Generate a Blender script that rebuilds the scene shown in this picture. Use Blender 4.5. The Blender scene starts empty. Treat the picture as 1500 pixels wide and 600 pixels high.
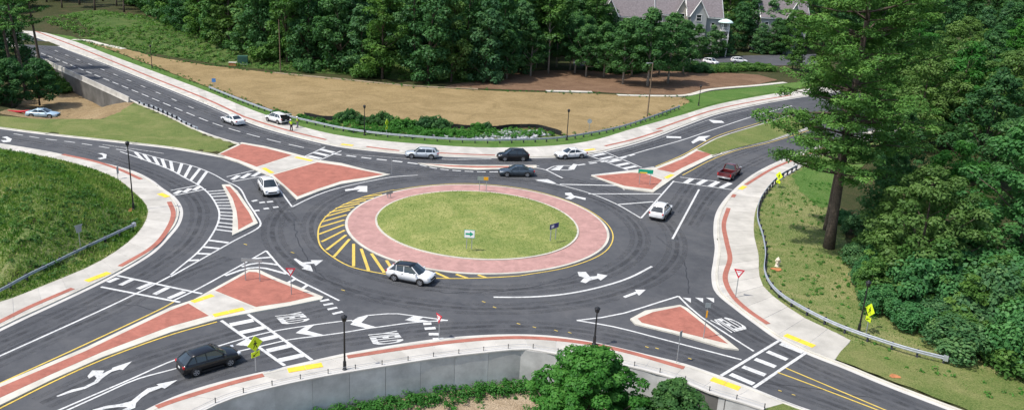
import bpy, bmesh, math, random
import numpy as np
from mathutils import Matrix, Vector
from mathutils.geometry import tessellate_polygon, delaunay_2d_cdt

random.seed(7); rng = np.random.default_rng(7)
SC = bpy.context.scene
COL = SC.collection
# ------------------------------------------------------------------ camera
CAM_H, PITCH, ROLL, FPX = 31.0, math.radians(18.2076), math.radians(3.2), 1200.0
_fw = Vector((0, math.cos(PITCH), -math.sin(PITCH)))
_up = Vector((0, math.sin(PITCH), math.cos(PITCH)))
_rt = Vector((1, 0, 0))
_cr = _rt*math.cos(ROLL) + _up*math.sin(ROLL)
_cu = -_rt*math.sin(ROLL) + _up*math.cos(ROLL)
cd = bpy.data.cameras.new('camera')
cd.sensor_width = 36; cd.lens = 36*FPX/1500; cd.clip_start = 0.5; cd.clip_end = 6000
cam = bpy.data.objects.new('camera', cd); COL.objects.link(cam)
cam.matrix_world = Matrix(((_cr.x, _cu.x, -_fw.x, 0), (_cr.y, _cu.y, -_fw.y, 0), (_cr.z, _cu.z, -_fw.z, CAM_H), (0, 0, 0, 1)))
SC.camera = cam
# ------------------------------------------------------------------ sky, sun, exposure
SUN_EL, SUN_AZ = math.radians(59), math.radians(-120)      # azimuth from +Y, clockwise
W = bpy.data.worlds.new('World'); SC.world = W; W.use_nodes = True
nt = W.node_tree; nt.nodes.clear()
sky = nt.nodes.new('ShaderNodeTexSky'); sky.sky_type = 'NISHITA'; sky.sun_disc = False
sky.sun_elevation = SUN_EL; sky.sun_rotation = SUN_AZ % (2*math.pi)
sky.air_density = 1.0; sky.dust_density = 2.0; sky.ozone_density = 1.0
bg = nt.nodes.new('ShaderNodeBackground'); bg.inputs[1].default_value = 0.15
wo = nt.nodes.new('ShaderNodeOutputWorld')
nt.links.new(sky.outputs[0], bg.inputs[0]); nt.links.new(bg.outputs[0], wo.inputs[0])
sl = bpy.data.lights.new('sun', 'SUN'); sl.energy = 3.3; sl.angle = math.radians(0.9); sl.color = (1.0, 0.955, 0.88)
so = bpy.data.objects.new('sun', sl); COL.objects.link(so)
sdir = Vector((math.sin(SUN_AZ)*math.cos(SUN_EL), math.cos(SUN_AZ)*math.cos(SUN_EL), math.sin(SUN_EL)))
so.rotation_euler = sdir.to_track_quat('Z', 'Y').to_euler()
so.location = sdir*150
SC.view_settings.view_transform = 'Standard'; SC.view_settings.look = 'None'
SC.view_settings.exposure = 0.36; SC.view_settings.gamma = 1.0
SC.render.engine = 'CYCLES'
SC.cycles.max_bounces = 6; SC.cycles.transparent_max_bounces = 8

# ------------------------------------------------------------------ geometry helpers
def ray(px, py):
    x = (px-750)/FPX; y = -(py-300)/FPX
    return _cr*x + _cu*y + _fw
def G(px, py, z=0.0):                      # ground point under a spot of the photograph
    d = ray(px, py); t = (z-CAM_H)/d.z
    return (d.x*t, d.y*t)
def GL(pts, z=0.0): return [G(a, b, z) for a, b in pts]
def ztop(base, py):                        # height of an upright thing at base whose top is seen at row py
    z = 0.0
    for _ in range(40):
        v = Vector((base[0], base[1], z-CAM_H)); yy = 300 - FPX*(v.dot(_cu)/v.dot(_fw))
        z += (yy-py)*v.dot(_fw)/FPX*0.9
    return z
def arclen(P):
    P = np.asarray(P, float); s = np.hypot(*np.diff(P, axis=0).T)
    return np.concatenate([[0], np.cumsum(s)])
def resample(P, n):
    P = np.asarray(P, float); s = arclen(P); t = np.linspace(0, s[-1], n)
    return np.stack([np.interp(t, s, P[:, i]) for i in range(P.shape[1])], 1)
def smooth(P, step=0.8, closed=False):     # Catmull-Rom through the points, even steps
    P = np.asarray(P, float)
    if closed: Q = np.concatenate([P[-1:], P, P[:2]])
    else: Q = np.concatenate([[2*P[0]-P[1]], P, [2*P[-1]-P[-2]]])
    out = []
    for i in range(1, len(Q)-2):
        a, b, c, d = Q[i-1], Q[i], Q[i+1], Q[i+2]
        n = max(2, int(np.hypot(*(c-b))/step)+1)
        # centripetal tangents
        t01 = max(np.hypot(*(b-a)), 1e-6)**.5; t12 = max(np.hypot(*(c-b)), 1e-6)**.5; t23 = max(np.hypot(*(d-c)), 1e-6)**.5
        m1 = (c-b) + t12*((b-a)/t01 - (c-a)/(t01+t12)); m2 = (c-b) + t12*((d-c)/t23 - (d-b)/(t12+t23))
        for k in range(n):
            t = k/n; t2 = t*t; t3 = t2*t
            out.append((2*t3-3*t2+1)*b + (t3-2*t2+t)*m1 + (-2*t3+3*t2)*c + (t3-t2)*m2)
    if not closed: out.append(Q[-2])
    out = np.array(out); L = arclen(np.concatenate([out, out[:1]]) if closed else out)[-1]
    if closed: return resample(np.concatenate([out, out[:1]]), int(L/step)+2)[:-1]
    return resample(out, max(3, int(L/step)+1))
def S(px, step=0.8, closed=False): return smooth(GL(px), step, closed)
def offset(P, d):                          # open polyline, + is to the left of its direction
    P = np.asarray(P, float); T = np.gradient(P, axis=0); T /= np.maximum(np.hypot(*T.T), 1e-9)[:, None]
    return P + d*np.stack([-T[:, 1], T[:, 0]], 1)
def area(P): P = np.asarray(P); return .5*np.sum(P[:, 0]*np.roll(P[:, 1], -1)-np.roll(P[:, 0], -1)*P[:, 1])
def grow(P, d, lim=2.2):                   # closed polygon, + grows
    P = np.asarray(P, float)
    if area(P) < 0: P = P[::-1]
    n = len(P); out = []
    for i in range(n):
        a = P[i]-P[i-1]; b = P[(i+1) % n]-P[i]
        a /= max(np.hypot(*a), 1e-9); b /= max(np.hypot(*b), 1e-9)
        na = np.array([a[1], -a[0]]); nb = np.array([b[1], -b[0]]); m = na+nb
        l = max(np.hypot(*m), 1e-6); m /= l; k = min(1/max(m.dot(na), .2), lim)
        out.append(P[i]+m*d*k)
    return np.array(out)
def _segd2(Q, A, B):
    E = B-A; L = np.maximum((E*E).sum(1), 1e-12); w = Q[:, None, :]-A[None]
    t = np.clip((w*E).sum(2)/L, 0, 1); return ((w-t[..., None]*E)**2).sum(2).min(1)
def _chunks(Q, m): k = max(1, int(1.2e6//m)); return [Q[i:i+k] for i in range(0, len(Q), k)]
def sdpoly(Q, poly):                       # signed distance, + inside
    Q = np.asarray(Q, float).reshape(-1, 2); P = np.asarray(poly, float); A, B = P, np.roll(P, -1, 0); out = []
    for q in _chunks(Q, len(P)):
        x, y = q[:, 0:1], q[:, 1:2]
        c = ((A[:, 1] > y) != (B[:, 1] > y)) & (x < (B[:, 0]-A[:, 0])*(y-A[:, 1])/(B[:, 1]-A[:, 1]+1e-18)+A[:, 0])
        out.append(np.where(c.sum(1) % 2 == 1, 1, -1)*np.sqrt(_segd2(q, A, B)))
    return np.concatenate(out) if out else np.zeros(0)
def dline(Q, line):
    Q = np.asarray(Q, float).reshape(-1, 2); P = np.asarray(line, float)
    return np.concatenate([np.sqrt(_segd2(q, P[:-1], P[1:])) for q in _chunks(Q, len(P))]) if len(Q) else np.zeros(0)
def sstep(a, b, x): t = np.clip((x-a)/(b-a), 0, 1); return t*t*(3-2*t)

# ------------------------------------------------------------------ object helpers
def link(o, parent=None):
    COL.objects.link(o)
    if parent is not None: o.parent = parent
    return o
def tag(o, label=None, cat=None, group=None, kind=None):
    if label: o['label'] = label
    if cat: o['category'] = cat
    if group: o['group'] = group
    if kind: o['kind'] = kind
    return o
def empty(name, loc=(0, 0, 0), rz=0, label=None, cat=None, group=None, kind=None):
    o = bpy.data.objects.new(name, None); o.empty_display_size = .3
    o.location = loc; o.rotation_euler = (0, 0, rz); link(o); return tag(o, label, cat, group, kind)
def mesh_obj(name, V, F, mat, parent=None, smooth=False, kind=None, mats=None, mi=None):
    me = bpy.data.meshes.new(name); me.from_pydata([tuple(map(float, v)) for v in V], [], [tuple(map(int, f)) for f in F])
    for m in (mats or [mat]): me.materials.append(m)
    if mi is not None: me.polygons.foreach_set('material_index', mi)
    if smooth: me.polygons.foreach_set('use_smooth', [True]*len(me.polygons))
    me.update(); o = bpy.data.objects.new(name, me); link(o, parent)
    if kind: o['kind'] = kind
    return o
class MB:                                   # collects simple shapes into one mesh
    def __init__(s): s.V = []; s.F = []; s.M = []
    def add(s, V, F, m=0):
        k = len(s.V); s.V += [tuple(map(float, v)) for v in V]; s.F += [tuple(int(i)+k for i in f) for f in F]; s.M += [m]*len(F); return s
    def box(s, c, d, rz=0, m=0, taper=1.0):
        x, y, z = [q/2 for q in d]; V = []
        for sz in (-1, 1):
            k = taper if sz > 0 else 1
            for sx, sy in ((-1, -1), (1, -1), (1, 1), (-1, 1)):
                a, b = sx*x*k, sy*y*k
                V.append((c[0]+a*math.cos(rz)-b*math.sin(rz), c[1]+a*math.sin(rz)+b*math.cos(rz), c[2]+sz*z))
        return s.add(V, [(3, 2, 1, 0), (4, 5, 6, 7), (0, 1, 5, 4), (1, 2, 6, 5), (2, 3, 7, 6), (3, 0, 4, 7)], m)
    def tube(s, path, rad, n=8, m=0, cap=True):
        path = [Vector(p) for p in path]; rings = []
        if not hasattr(rad, '__len__'): rad = [rad]*len(path)
        V = []
        for i, p in enumerate(path):
            t = (path[min(i+1, len(path)-1)]-path[max(i-1, 0)]).normalized()
            u = t.cross(Vector((0.31, 0.95, 0.02)) if abs(t.z) > .9 else Vector((0, 0, 1))).normalized(); w = t.cross(u)
            for k in range(n):
                a = 2*math.pi*k/n; V.append(p+(u*math.cos(a)+w*math.sin(a))*rad[i])
        F = [(i*n+k, i*n+(k+1) % n, (i+1)*n+(k+1) % n, (i+1)*n+k) for i in range(len(path)-1) for k in range(n)]
        if cap: F += [tuple(range(n-1, -1, -1)), tuple(range((len(path)-1)*n, len(path)*n))]
        return s.add(V, F, m)
    def lathe(s, prof, n=12, m=0, c=(0, 0, 0)):
        V = [(c[0]+r*math.cos(2*math.pi*k/n), c[1]+r*math.sin(2*math.pi*k/n), c[2]+z) for r, z in prof for k in range(n)]
        F = [(i*n+k, i*n+(k+1) % n, (i+1)*n+(k+1) % n, (i+1)*n+k) for i in range(len(prof)-1) for k in range(n)]
        F += [tuple(range(n-1, -1, -1)), tuple(range((len(prof)-1)*n, len(prof)*n))]
        return s.add(V, F, m)
    def build(s, name, mat, parent=None, smooth=False, kind=None):
        mats = mat if isinstance(mat, (list, tuple)) else [mat]
        return mesh_obj(name, s.V, s.F, None, parent, smooth, kind, mats=mats, mi=s.M)
def tess(P): return [tuple(t) for t in tessellate_polygon([[Vector((p[0], p[1], 0)) for p in P]])]
def sheet(name, P, z, mat, parent=None, kind=None):
    P = np.asarray(P, float)
    if area(P) < 0: P = P[::-1]
    F = []
    for t in tess(P):
        a, b, c = [P[i] for i in t]
        F.append(t if (b[0]-a[0])*(c[1]-a[1])-(b[1]-a[1])*(c[0]-a[0]) > 0 else t[::-1])
    return mesh_obj(name, [(p[0], p[1], z) for p in P], F, mat, parent, kind=kind)
def prism(name, P, z0, z1, mat, parent=None, kind=None):
    P = np.asarray(P, float)
    if area(P) < 0: P = P[::-1]
    n = len(P); F = []
    for t in tess(P):
        a, b, c = [P[i] for i in t]
        F.append(t if (b[0]-a[0])*(c[1]-a[1])-(b[1]-a[1])*(c[0]-a[0]) > 0 else t[::-1])
    F = [tuple(i+n for i in f) for f in F] + [(i, (i+1) % n, (i+1) % n+n, i+n) for i in range(n)]
    return mesh_obj(name, [(p[0], p[1], z0) for p in P]+[(p[0], p[1], z1) for p in P], F, mat, parent, kind=kind)
def band(name, A, B, z0, z1, mat, parent=None, kind=None):   # solid band between two lines of equal length
    A = np.asarray(A); B = np.asarray(B); n = len(A); V = []
    for P, z in ((A, z1), (B, z1), (B, z0), (A, z0)): V += [(p[0], p[1], z) for p in P]
    F = []
    for i in range(n-1):
        for k in range(4):
            a, b = k*n+i, ((k+1) % 4)*n+i
            F.append((a, a+1, b+1, b))
    F += [(0, n, 2*n, 3*n), (n-1, 4*n-1, 3*n-1, 2*n-1)]
    o = mesh_obj(name, V, F, mat, parent, kind=kind)
    bm = bmesh.new(); bm.from_mesh(o.data); bmesh.ops.recalc_face_normals(bm, faces=bm.faces); bm.to_mesh(o.data); bm.free()
    return o

# ------------------------------------------------------------------ materials
class NB:
    def __init__(s, name):
        s.m = bpy.data.materials.new(name); s.m.use_nodes = True; s.t = s.m.node_tree; s.n = s.t.nodes
        s.b = s.n['Principled BSDF']; s.out = s.n['Material Output']
    def node(s, ty, **kw):
        q = s.n.new(ty)
        for k, v in kw.items():
            if k.startswith('i_'): q.inputs[k[2:].replace('_', ' ')].default_value = v
            else: setattr(q, k, v)
        return q
    def l(s, a, b): s.t.links.new(a, b)
    def pos(s): return s.node('ShaderNodeNewGeometry').outputs['Position']
    def noise(s, scale, detail=4, vec=None, rough=.6, dist=0):
        q = s.node('ShaderNodeTexNoise', i_Scale=scale, i_Detail=detail, i_Roughness=rough, i_Distortion=dist)
        s.l(vec or s.pos(), q.inputs['Vector']); return q.outputs['Fac']
    def ramp(s, fac, stops):
        q = s.node('ShaderNodeValToRGB'); e = q.color_ramp.elements
        while len(e) < len(stops): e.new(.5)
        for i, (p, c) in enumerate(stops): e[i].position = p; e[i].color = (*c, 1) if len(c) == 3 else c
        s.l(fac, q.inputs['Fac']); return q.outputs['Color']
    def mix(s, f, a, b, mode='MIX'):
        q = s.node('ShaderNodeMix', data_type='RGBA', blend_type=mode)
        for sock, v in ((q.inputs[0], f), (q.inputs[6], a), (q.inputs[7], b)):
            if hasattr(v, 'links'): s.l(v, sock)
            elif isinstance(v, (int, float)): sock.default_value = v
            else: sock.default_value = (*v, 1)
        return q.outputs[2]
    def bump(s, h, strength=.3, dist=.05):
        q = s.node('ShaderNodeBump', i_Strength=strength, i_Distance=dist); s.l(h, q.inputs['Height']); s.l(q.outputs[0], s.b.inputs['Normal'])
    def done(s, col, rough=.8, spec=.3, metal=0):
        if hasattr(col, 'links'): s.l(col, s.b.inputs['Base Color'])
        else: s.b.inputs['Base Color'].default_value = (*col, 1)
        if hasattr(rough, 'links'): s.l(rough, s.b.inputs['Roughness'])
        else: s.b.inputs['Roughness'].default_value = rough
        s.b.inputs['Specular IOR Level'].default_value = spec; s.b.inputs['Metallic'].default_value = metal
        return s.m
def plain(name, col, rough=.7, spec=.3, metal=0, var=.12, scale=3.0, coat=0):
    b = NB(name); n = b.noise(scale, 5)
    c = b.ramp(n, [(.3, tuple(x*(1-var) for x in col)), (.7, tuple(min(1, x*(1+var)) for x in col))])
    if coat: b.b.inputs['Coat Weight'].default_value = coat; b.b.inputs['Coat Roughness'].default_value = .04
    return b.done(c, rough, spec, metal)
M = {}
# asphalt: grain, broad tone patches, darker newer stretches
def asphalt(name, k=1.0, alpha=False):
    b = NB(name); n1 = b.noise(.10, 5, dist=1.2); n2 = b.noise(.9, 6, rough=.75, dist=.4); n3 = b.noise(30, 2)
    g = lambda *v: tuple(x*k for x in v)
    c = b.ramp(n1, [(.36, g(.050, .054, .062)), (.5, g(.076, .080, .088)), (.63, g(.108, .109, .112))])
    c = b.mix(.38, c, b.ramp(n2, [(.36, g(.050, .053, .060)), (.62, g(.118, .119, .122))]))
    c = b.mix(.25, c, b.ramp(n3, [(.35, g(.035, .035, .04)), (.7, g(.17, .17, .172))]))
    b.bump(n3, .25, .02)
    if alpha:
        n4 = b.noise(.7, 5, rough=.7); q = b.node('ShaderNodeMapRange'); q.inputs['From Min'].default_value = .38; q.inputs['From Max'].default_value = .66; q.inputs['To Max'].default_value = .75
        b.l(n4, q.inputs['Value']); b.l(q.outputs[0], b.b.inputs['Alpha'])
    return b.done(c, .82, .25)
M['asphalt'] = asphalt('asphalt'); M['polished'] = asphalt('polished_asphalt', 1.22, True); M['tyre_mark'] = asphalt('tyre_darkened_asphalt', .80, True); M['seal'] = plain('crack_sealant', (.022, .022, .024), .5)
def worn_paint(name, col, lo, wear=.40):
    b = NB(name); n = b.noise(3.2, 7, rough=.85); n2 = b.noise(.4, 4)
    c = b.ramp(n, [(wear, lo), (wear+.09, tuple(x*.86 for x in col)), (wear+.22, col)])
    c = b.mix(.4, c, b.ramp(n2, [(.38, tuple(x*.66 for x in col)), (.6, col)]))
    return b.done(c, .65, .3)
M['white'] = worn_paint('white_road_paint', (.68, .68, .66), (.22, .22, .22), .38)
M['worn_white'] = worn_paint('worn_white_road_paint', (.58, .58, .56), (.10, .10, .105), .46)
M['yellow'] = worn_paint('yellow_road_paint', (.72, .52, .11), (.26, .21, .10), .36)
M['tactile'] = plain('yellow_tactile_paving', (.82, .55, .05), .6)
def concrete(name, col, var=.12, obj=True):
    b = NB(name); n1 = b.noise(.5, 5); n2 = b.noise(9, 4)
    c = b.ramp(n1, [(.3, tuple(x*(1-var*1.4) for x in col)), (.7, tuple(min(.9, x*(1+var*.6)) for x in col))])
    c = b.mix(.3, c, b.ramp(n2, [(.3, tuple(x*.75 for x in col)), (.7, col)]))
    if obj:
        oi = b.node('ShaderNodeObjectInfo')
        c = b.mix(1.0, c, b.ramp(oi.outputs['Random'], [(0, (.84, .84, .83)), (1, (1, 1, 1))]), 'MULTIPLY')
    b.bump(n2, .15, .01); return b.done(c, .85, .25)
M['concrete'] = concrete('pale_concrete', (.58, .55, .495), .22)
M['kerb'] = concrete('kerb_concrete', (.60, .57, .49), .22, obj=False)
M['wall'] = concrete('grey_wall_concrete', (.62, .62, .61), .35)
M['dark_wall'] = concrete('dark_wall_concrete', (.17, .165, .155), .4)  # darker grey concrete for the wall under the road and the wall cores
M['parapet'] = concrete('parapet_concrete', (.50, .48, .44), .25, False)
def brick(name, col, dark, joint):
    b = NB(name); tc = b.pos()
    bt = b.node('ShaderNodeTexBrick', i_Scale=1.7, i_Mortar_Size=.035, i_Bias=0.1); b.l(tc, bt.inputs['Vector'])
    bt.inputs['Color1'].default_value = (*col, 1); bt.inputs['Color2'].default_value = (*dark, 1); bt.inputs['Mortar'].default_value = (*joint, 1)
    n = b.noise(.8, 6, rough=.75, dist=.5); c = b.mix(.55, bt.outputs['Color'], b.ramp(n, [(.36, tuple(x*.66 for x in col)), (.62, tuple(min(1, x*1.18) for x in col))]))
    return b.done(c, .85, .2)
M['red'] = brick('red_paver', (.41, .150, .108), (.31, .108, .080), (.30, .15, .12))
M['pink'] = brick('pink_apron_paving', (.47, .27, .24), (.40, .225, .20), (.34, .225, .205))
def grass(name, a, b_, c_, scale=1.0):
    b = NB(name); n1 = b.noise(.22*scale, 5, dist=.8); n2 = b.noise(1.5*scale, 6, rough=.8); n3 = b.noise(8*scale, 4, rough=.7)
    c = b.ramp(n1, [(.36, a), (.5, b_), (.62, c_)])
    c = b.mix(.40, c, b.ramp(n2, [(.36, a), (.5, b_), (.62, c_)]))
    c = b.mix(.38, c, b.ramp(n3, [(.36, tuple(x*.4 for x in a)), (.62, tuple(min(1, x*1.4) for x in c_))]))
    b.bump(n3, .9, .12); return b.done(c, .9, .1)
M['island_grass'] = grass('mown_island_grass', (.075, .165, .028), (.20, .255, .065), (.38, .37, .14), 1.1)
M['lawn'] = grass('lawn_grass', (.065, .13, .025), (.125, .175, .045), (.23, .23, .09))
M['green_lawn'] = grass('fresh_green_lawn', (.045, .125, .02), (.075, .17, .032), (.14, .205, .06))
M['rough_grass'] = grass('rough_hill_grass', (.03, .095, .016), (.085, .16, .036), (.27, .26, .12), .8)
M['dry_grass'] = grass('dry_verge_grass', (.06, .14, .025), (.13, .19, .05), (.31, .28, .13))
M['straw'] = grass('straw_covered_field', (.165, .118, .052), (.27, .198, .095), (.37, .275, .14), .8)
M['mulch'] = grass('pine_straw_mulch', (.10, .058, .035), (.165, .10, .062), (.25, .16, .10), .9)
M['dirt'] = grass('bare_earth', (.16, .105, .055), (.25, .175, .09), (.34, .26, .15), .8)
M['pale_dirt'] = grass('pale_earth', (.22, .16, .095), (.36, .27, .18), (.46, .37, .26), 1.2)
M['floor'] = grass('forest_floor', (.022, .040, .012), (.040, .060, .018), (.085, .068, .036), .8)
M['kudzu'] = grass('vine_slope', (.035, .075, .018), (.06, .11, .028), (.11, .145, .045), 1.0)
M['rock'] = plain('grey_rock', (.36, .37, .39), .9, var=.3, scale=4)
def leaf(name, dark, mid, light, trans=.35):
    b = NB(name); b.n.remove(b.b)
    at = b.node('ShaderNodeAttribute', attribute_name='tone'); oi = b.node('ShaderNodeObjectInfo')
    c = b.ramp(at.outputs['Fac'], [(0, dark), (.5, mid), (1, light)])
    c = b.mix(1.0, c, b.ramp(oi.outputs['Random'], [(0, (.78, .84, .90)), (.5, (1, 1, 1)), (1, (1.10, 1.05, .92))]), 'MULTIPLY')
    d = b.node('ShaderNodeBsdfDiffuse'); t = b.node('ShaderNodeBsdfTranslucent'); g = b.node('ShaderNodeBsdfGlossy', i_Roughness=.45)
    b.l(c, d.inputs[0]); b.l(b.mix(1.0, c, (1.0, 1.25, .5), 'MULTIPLY'), t.inputs[0]); g.inputs[0].default_value = (.8, .85, .9, 1)
    m1 = b.node('ShaderNodeMixShader'); m1.inputs[0].default_value = trans; b.l(d.outputs[0], m1.inputs[1]); b.l(t.outputs[0], m1.inputs[2])
    m2 = b.node('ShaderNodeMixShader'); m2.inputs[0].default_value = .008; b.l(m1.outputs[0], m2.inputs[1]); b.l(g.outputs[0], m2.inputs[2])
    b.l(m2.outputs[0], b.out.inputs['Surface']); return b.m
M['leaf_dark'] = leaf('dark_broad_leaf', (0.031, 0.090, 0.031), (0.059, 0.154, 0.050), (0.119, 0.246, 0.077))
M['leaf_mid'] = leaf('mid_green_leaf', (0.039, 0.105, 0.023), (0.080, 0.181, 0.041), (0.161, 0.281, 0.066))
M['leaf_glossy'] = leaf('deep_glossy_leaf', (0.033, 0.116, 0.039), (0.071, 0.208, 0.066), (0.147, 0.329, 0.109))
M['leaf_olive'] = leaf('olive_leaf', (0.057, 0.120, 0.028), (0.112, 0.202, 0.050), (0.190, 0.298, 0.086))
M['leaf_bright'] = leaf('bright_shrub_leaf', (0.024, 0.102, 0.015), (0.051, 0.181, 0.031), (0.114, 0.291, 0.061))
M['leaf_blue'] = leaf('blue_green_leaf', (0.041, 0.113, 0.046), (0.085, 0.196, 0.075), (0.169, 0.299, 0.110))
M['needle'] = leaf('pine_needle', (0.047, 0.123, 0.030), (0.091, 0.210, 0.050), (0.169, 0.311, 0.077), .25)
M['blade'] = leaf('grass_blade', (0.077, 0.183, 0.025), (0.146, 0.259, 0.051), (0.344, 0.383, 0.127), .3)
M['bark'] = plain('grey_brown_bark', (.105, .080, .062), .95, var=.4, scale=5)
M['pale_bark'] = plain('pale_bark', (.27, .24, .20), .95, var=.3, scale=4)
M['black_metal'] = plain('black_painted_metal', (.012, .012, .014), .45, .5)
M['galv'] = plain('galvanised_steel', (.46, .49, .53), .5, .5, .55, var=.15)
M['post_grey'] = plain('grey_steel_post', (.34, .36, .37), .55, .5, .4)
M['dark_post'] = plain('dark_treated_post', (.045, .045, .06), .8)
M['wood_pole'] = plain('weathered_pole_wood', (.17, .125, .085), .9, var=.3)
M['sign_yellow'] = plain('fluorescent_yellow_sign', (.66, .82, .02), .5, var=.04)
M['sign_white'] = plain('white_sign', (.82, .84, .82), .5, var=.03)
M['sign_red'] = plain('red_sign', (.55, .025, .045), .5, var=.05)
M['sign_green'] = plain('green_sign', (.01, .34, .20), .5, var=.05)
M['sign_blue'] = plain('dark_blue_sign', (.045, .05, .20), .5, var=.05)
M['sign_lightblue'] = plain('light_blue_sign', (.10, .28, .62), .5, var=.05)
M['sign_black'] = plain('black_sign_print', (.012, .012, .012), .5)
M['sign_back'] = plain('bare_aluminium_sign_back', (.30, .33, .34), .5, .5, .3)
M['orange'] = plain('orange_reflector', (.80, .36, .02), .5)
M['tyre'] = plain('tyre_rubber', (.018, .018, .019), .9)
M['rim'] = plain('alloy_rim', (.50, .51, .53), .35, .5, .7)
M['trim'] = plain('black_plastic_trim', (.022, .022, .024), .6)
M['lamp_red'] = plain('red_tail_lamp', (.50, .012, .015), .25, .5)
M['lamp_clear'] = plain('clear_head_lamp', (.62, .64, .66), .15, .6, .2)
M['plate'] = plain('number_plate', (.7, .7, .68), .5)
b = NB('car_glass'); M['glass'] = b.done((.018, .026, .030), .06, .8); b.b.inputs['Coat Weight'].default_value = .5
def paint(name, col, metal=0.0, rough=.32, coat=.8):
    b = NB(name); n = b.noise(1.5, 3); c = b.ramp(n, [(.3, tuple(x*.93 for x in col)), (.7, col)])
    b.b.inputs['Coat Weight'].default_value = coat; b.b.inputs['Coat Roughness'].default_value = .06
    return b.done(c, rough, .5, metal)
M['p_white'] = paint('white_car_paint', (.80, .80, .79))
M['p_black'] = paint('black_car_paint', (.006, .0065, .008), .0, .3, .35)
M['p_silver'] = paint('silver_car_paint', (.56, .60, .63), .35)
M['p_grey'] = paint('slate_car_paint', (.055, .075, .095), .35)
M['p_red'] = paint('dark_red_car_paint', (.11, .008, .012), .2)
M['p_beige'] = paint('champagne_car_paint', (.50, .43, .34), .2)
M['p_blue'] = paint('pale_blue_car_paint', (.42, .56, .66), .2)
M['siding'] = plain('cream_siding', (.42, .38, .31), .8, var=.08)
M['siding2'] = plain('pale_grey_siding', (.34, .35, .34), .8, var=.08)
M['roof'] = plain('taupe_roof_shingle', (.17, .15, .155), .9, var=.25, scale=2)
M['house_trim'] = plain('white_house_trim', (.74, .73, .69), .7, var=.05)
M['canopy'] = plain('mint_canvas', (.62, .78, .72), .8, var=.05)
M['skin'] = plain('skin', (.36, .20, .14), .6)
M['hivis'] = plain('hi_vis_cloth', (.60, .90, .03), .8, var=.06)
M['trousers'] = plain('dark_trousers', (.035, .025, .04), .9)
M['grey_cloth'] = plain('grey_trousers', (.22, .20, .26), .9)
M['hat'] = plain('white_helmet', (.75, .75, .72), .4)
M['util_green'] = plain('dark_green_cabinet', (.035, .10, .075), .6)
M['hydrant'] = plain('cream_hydrant', (.70, .62, .48), .6)
M['terracotta'] = plain('orange_clay_soil', (.42, .17, .07), .95, var=.3)
M['fabric_black'] = plain('black_silt_fabric', (.018, .02, .02), .95)
# ================================================================== road outlines (spots of the photograph laid on the ground)
N_EDGE = [(-60, 10), (30, 46), (80, 66), (160, 96), (240, 128), (304, 154), (375, 184), (425, 199), (470, 210), (500, 216), (537, 220.5),
          (587, 225.5), (650, 229.5), (725, 231.5), (810, 231), (860, 227), (900, 219), (950, 205), (1000, 186), (1050, 168), (1105, 155), (1160, 145), (1250, 131)]
E_EDGE = [(1320, 180), (1200, 213), (1155, 230), (1125, 243), (1100, 257), (1072, 280), (1055, 300), (1047, 317), (1045, 342), (1047, 362), (1045, 380),
          (1042, 405), (1048, 428), (1076, 452), (1108, 476), (1140, 498), (1181, 518), (1240, 541), (1285, 560), (1389, 600), (1480, 634)]
S_EDGE = [(1270, 632), (1188, 600), (1164, 592), (1104, 568), (1056, 550), (1000, 531), (950, 519), (900, 507), (850, 496.5), (800, 490.5), (750, 489), (700, 490.5),
          (650, 494.5), (600, 501), (550, 509), (500, 518), (457, 527.5), (410, 538), (370, 547), (312, 561), (260, 578), (212, 600), (160, 628)]
SW_END = [(100, 680), (-110, 690), (-120, 570)]
W_EDGE = [(-60, 514), (0, 485), (37, 467), (85, 445), (140, 419), (175, 401), (225, 371), (250, 346), (264, 328), (268, 308), (258, 290), (235, 273),
          (225, 265), (200, 252), (170, 243), (140, 236), (100, 228), (75, 222.5), (0, 210), (-80, 199)]
WT_EDGE = [(-80, 177), (0, 189), (62, 197), (125, 204), (181, 210), (250, 218), (300, 226.5), (325, 231)]
NWL_EDGE = [(362, 213), (312, 198), (282, 186), (250, 170), (200, 149), (125, 116.5), (61, 87), (30, 70), (-60, 30)]
eN, eE, eS, eW, eWT, eNW = [S(p) for p in (N_EDGE, E_EDGE, S_EDGE, W_EDGE, WT_EDGE, NWL_EDGE)]
ROADPOLY = np.concatenate([eN, eE, eS, GL(SW_END), eW, eWT, eNW])
# sidewalks' outer lines
N_OUT = S([(-60, 0), (28, 37), (108, 61), (160, 81), (224, 105), (304, 135), (375, 164), (440, 186), (500, 200), (562, 207.5), (625, 212.5), (687, 216.5), (750, 217),
           (810, 214.5), (840, 211.5), (875, 205), (925, 190), (1000, 169), (1050, 154), (1105, 143), (1160, 134), (1250, 121)])
E_OUT = S([(1345, 192), (1225, 220), (1160, 254), (1125, 279), (1108, 305), (1104, 342), (1111, 375), (1112, 405), (1120, 424), (1140, 441), (1180, 468), (1232, 492), (1246, 500)])
S_OUT = S([(1120, 600), (1096, 592), (1040, 575), (1000, 558), (960, 546), (920, 536), (870, 528), (832, 521.5), (800, 515.5), (772, 511), (750, 512), (640, 524), (575, 534),
           (500, 546), (475, 550.5), (405, 565), (332, 585), (300, 599), (235, 632)])
W_OUT = S([(-60, 470), (0, 443), (25, 436), (70, 417), (120, 397), (160, 376), (200, 345), (217, 315), (214, 300), (200, 286), (172, 263), (132, 247), (100, 238), (75, 232), (0, 219), (-80, 207)])
def cutline(line, p0, p1):                 # the stretch of a line between two photo spots
    a, b = [int(np.argmin(np.hypot(*(line-np.array(G(*p))).T))) for p in (p0, p1)]
    return line[a:b+1] if a <= b else line[b:a+1][::-1]
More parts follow.
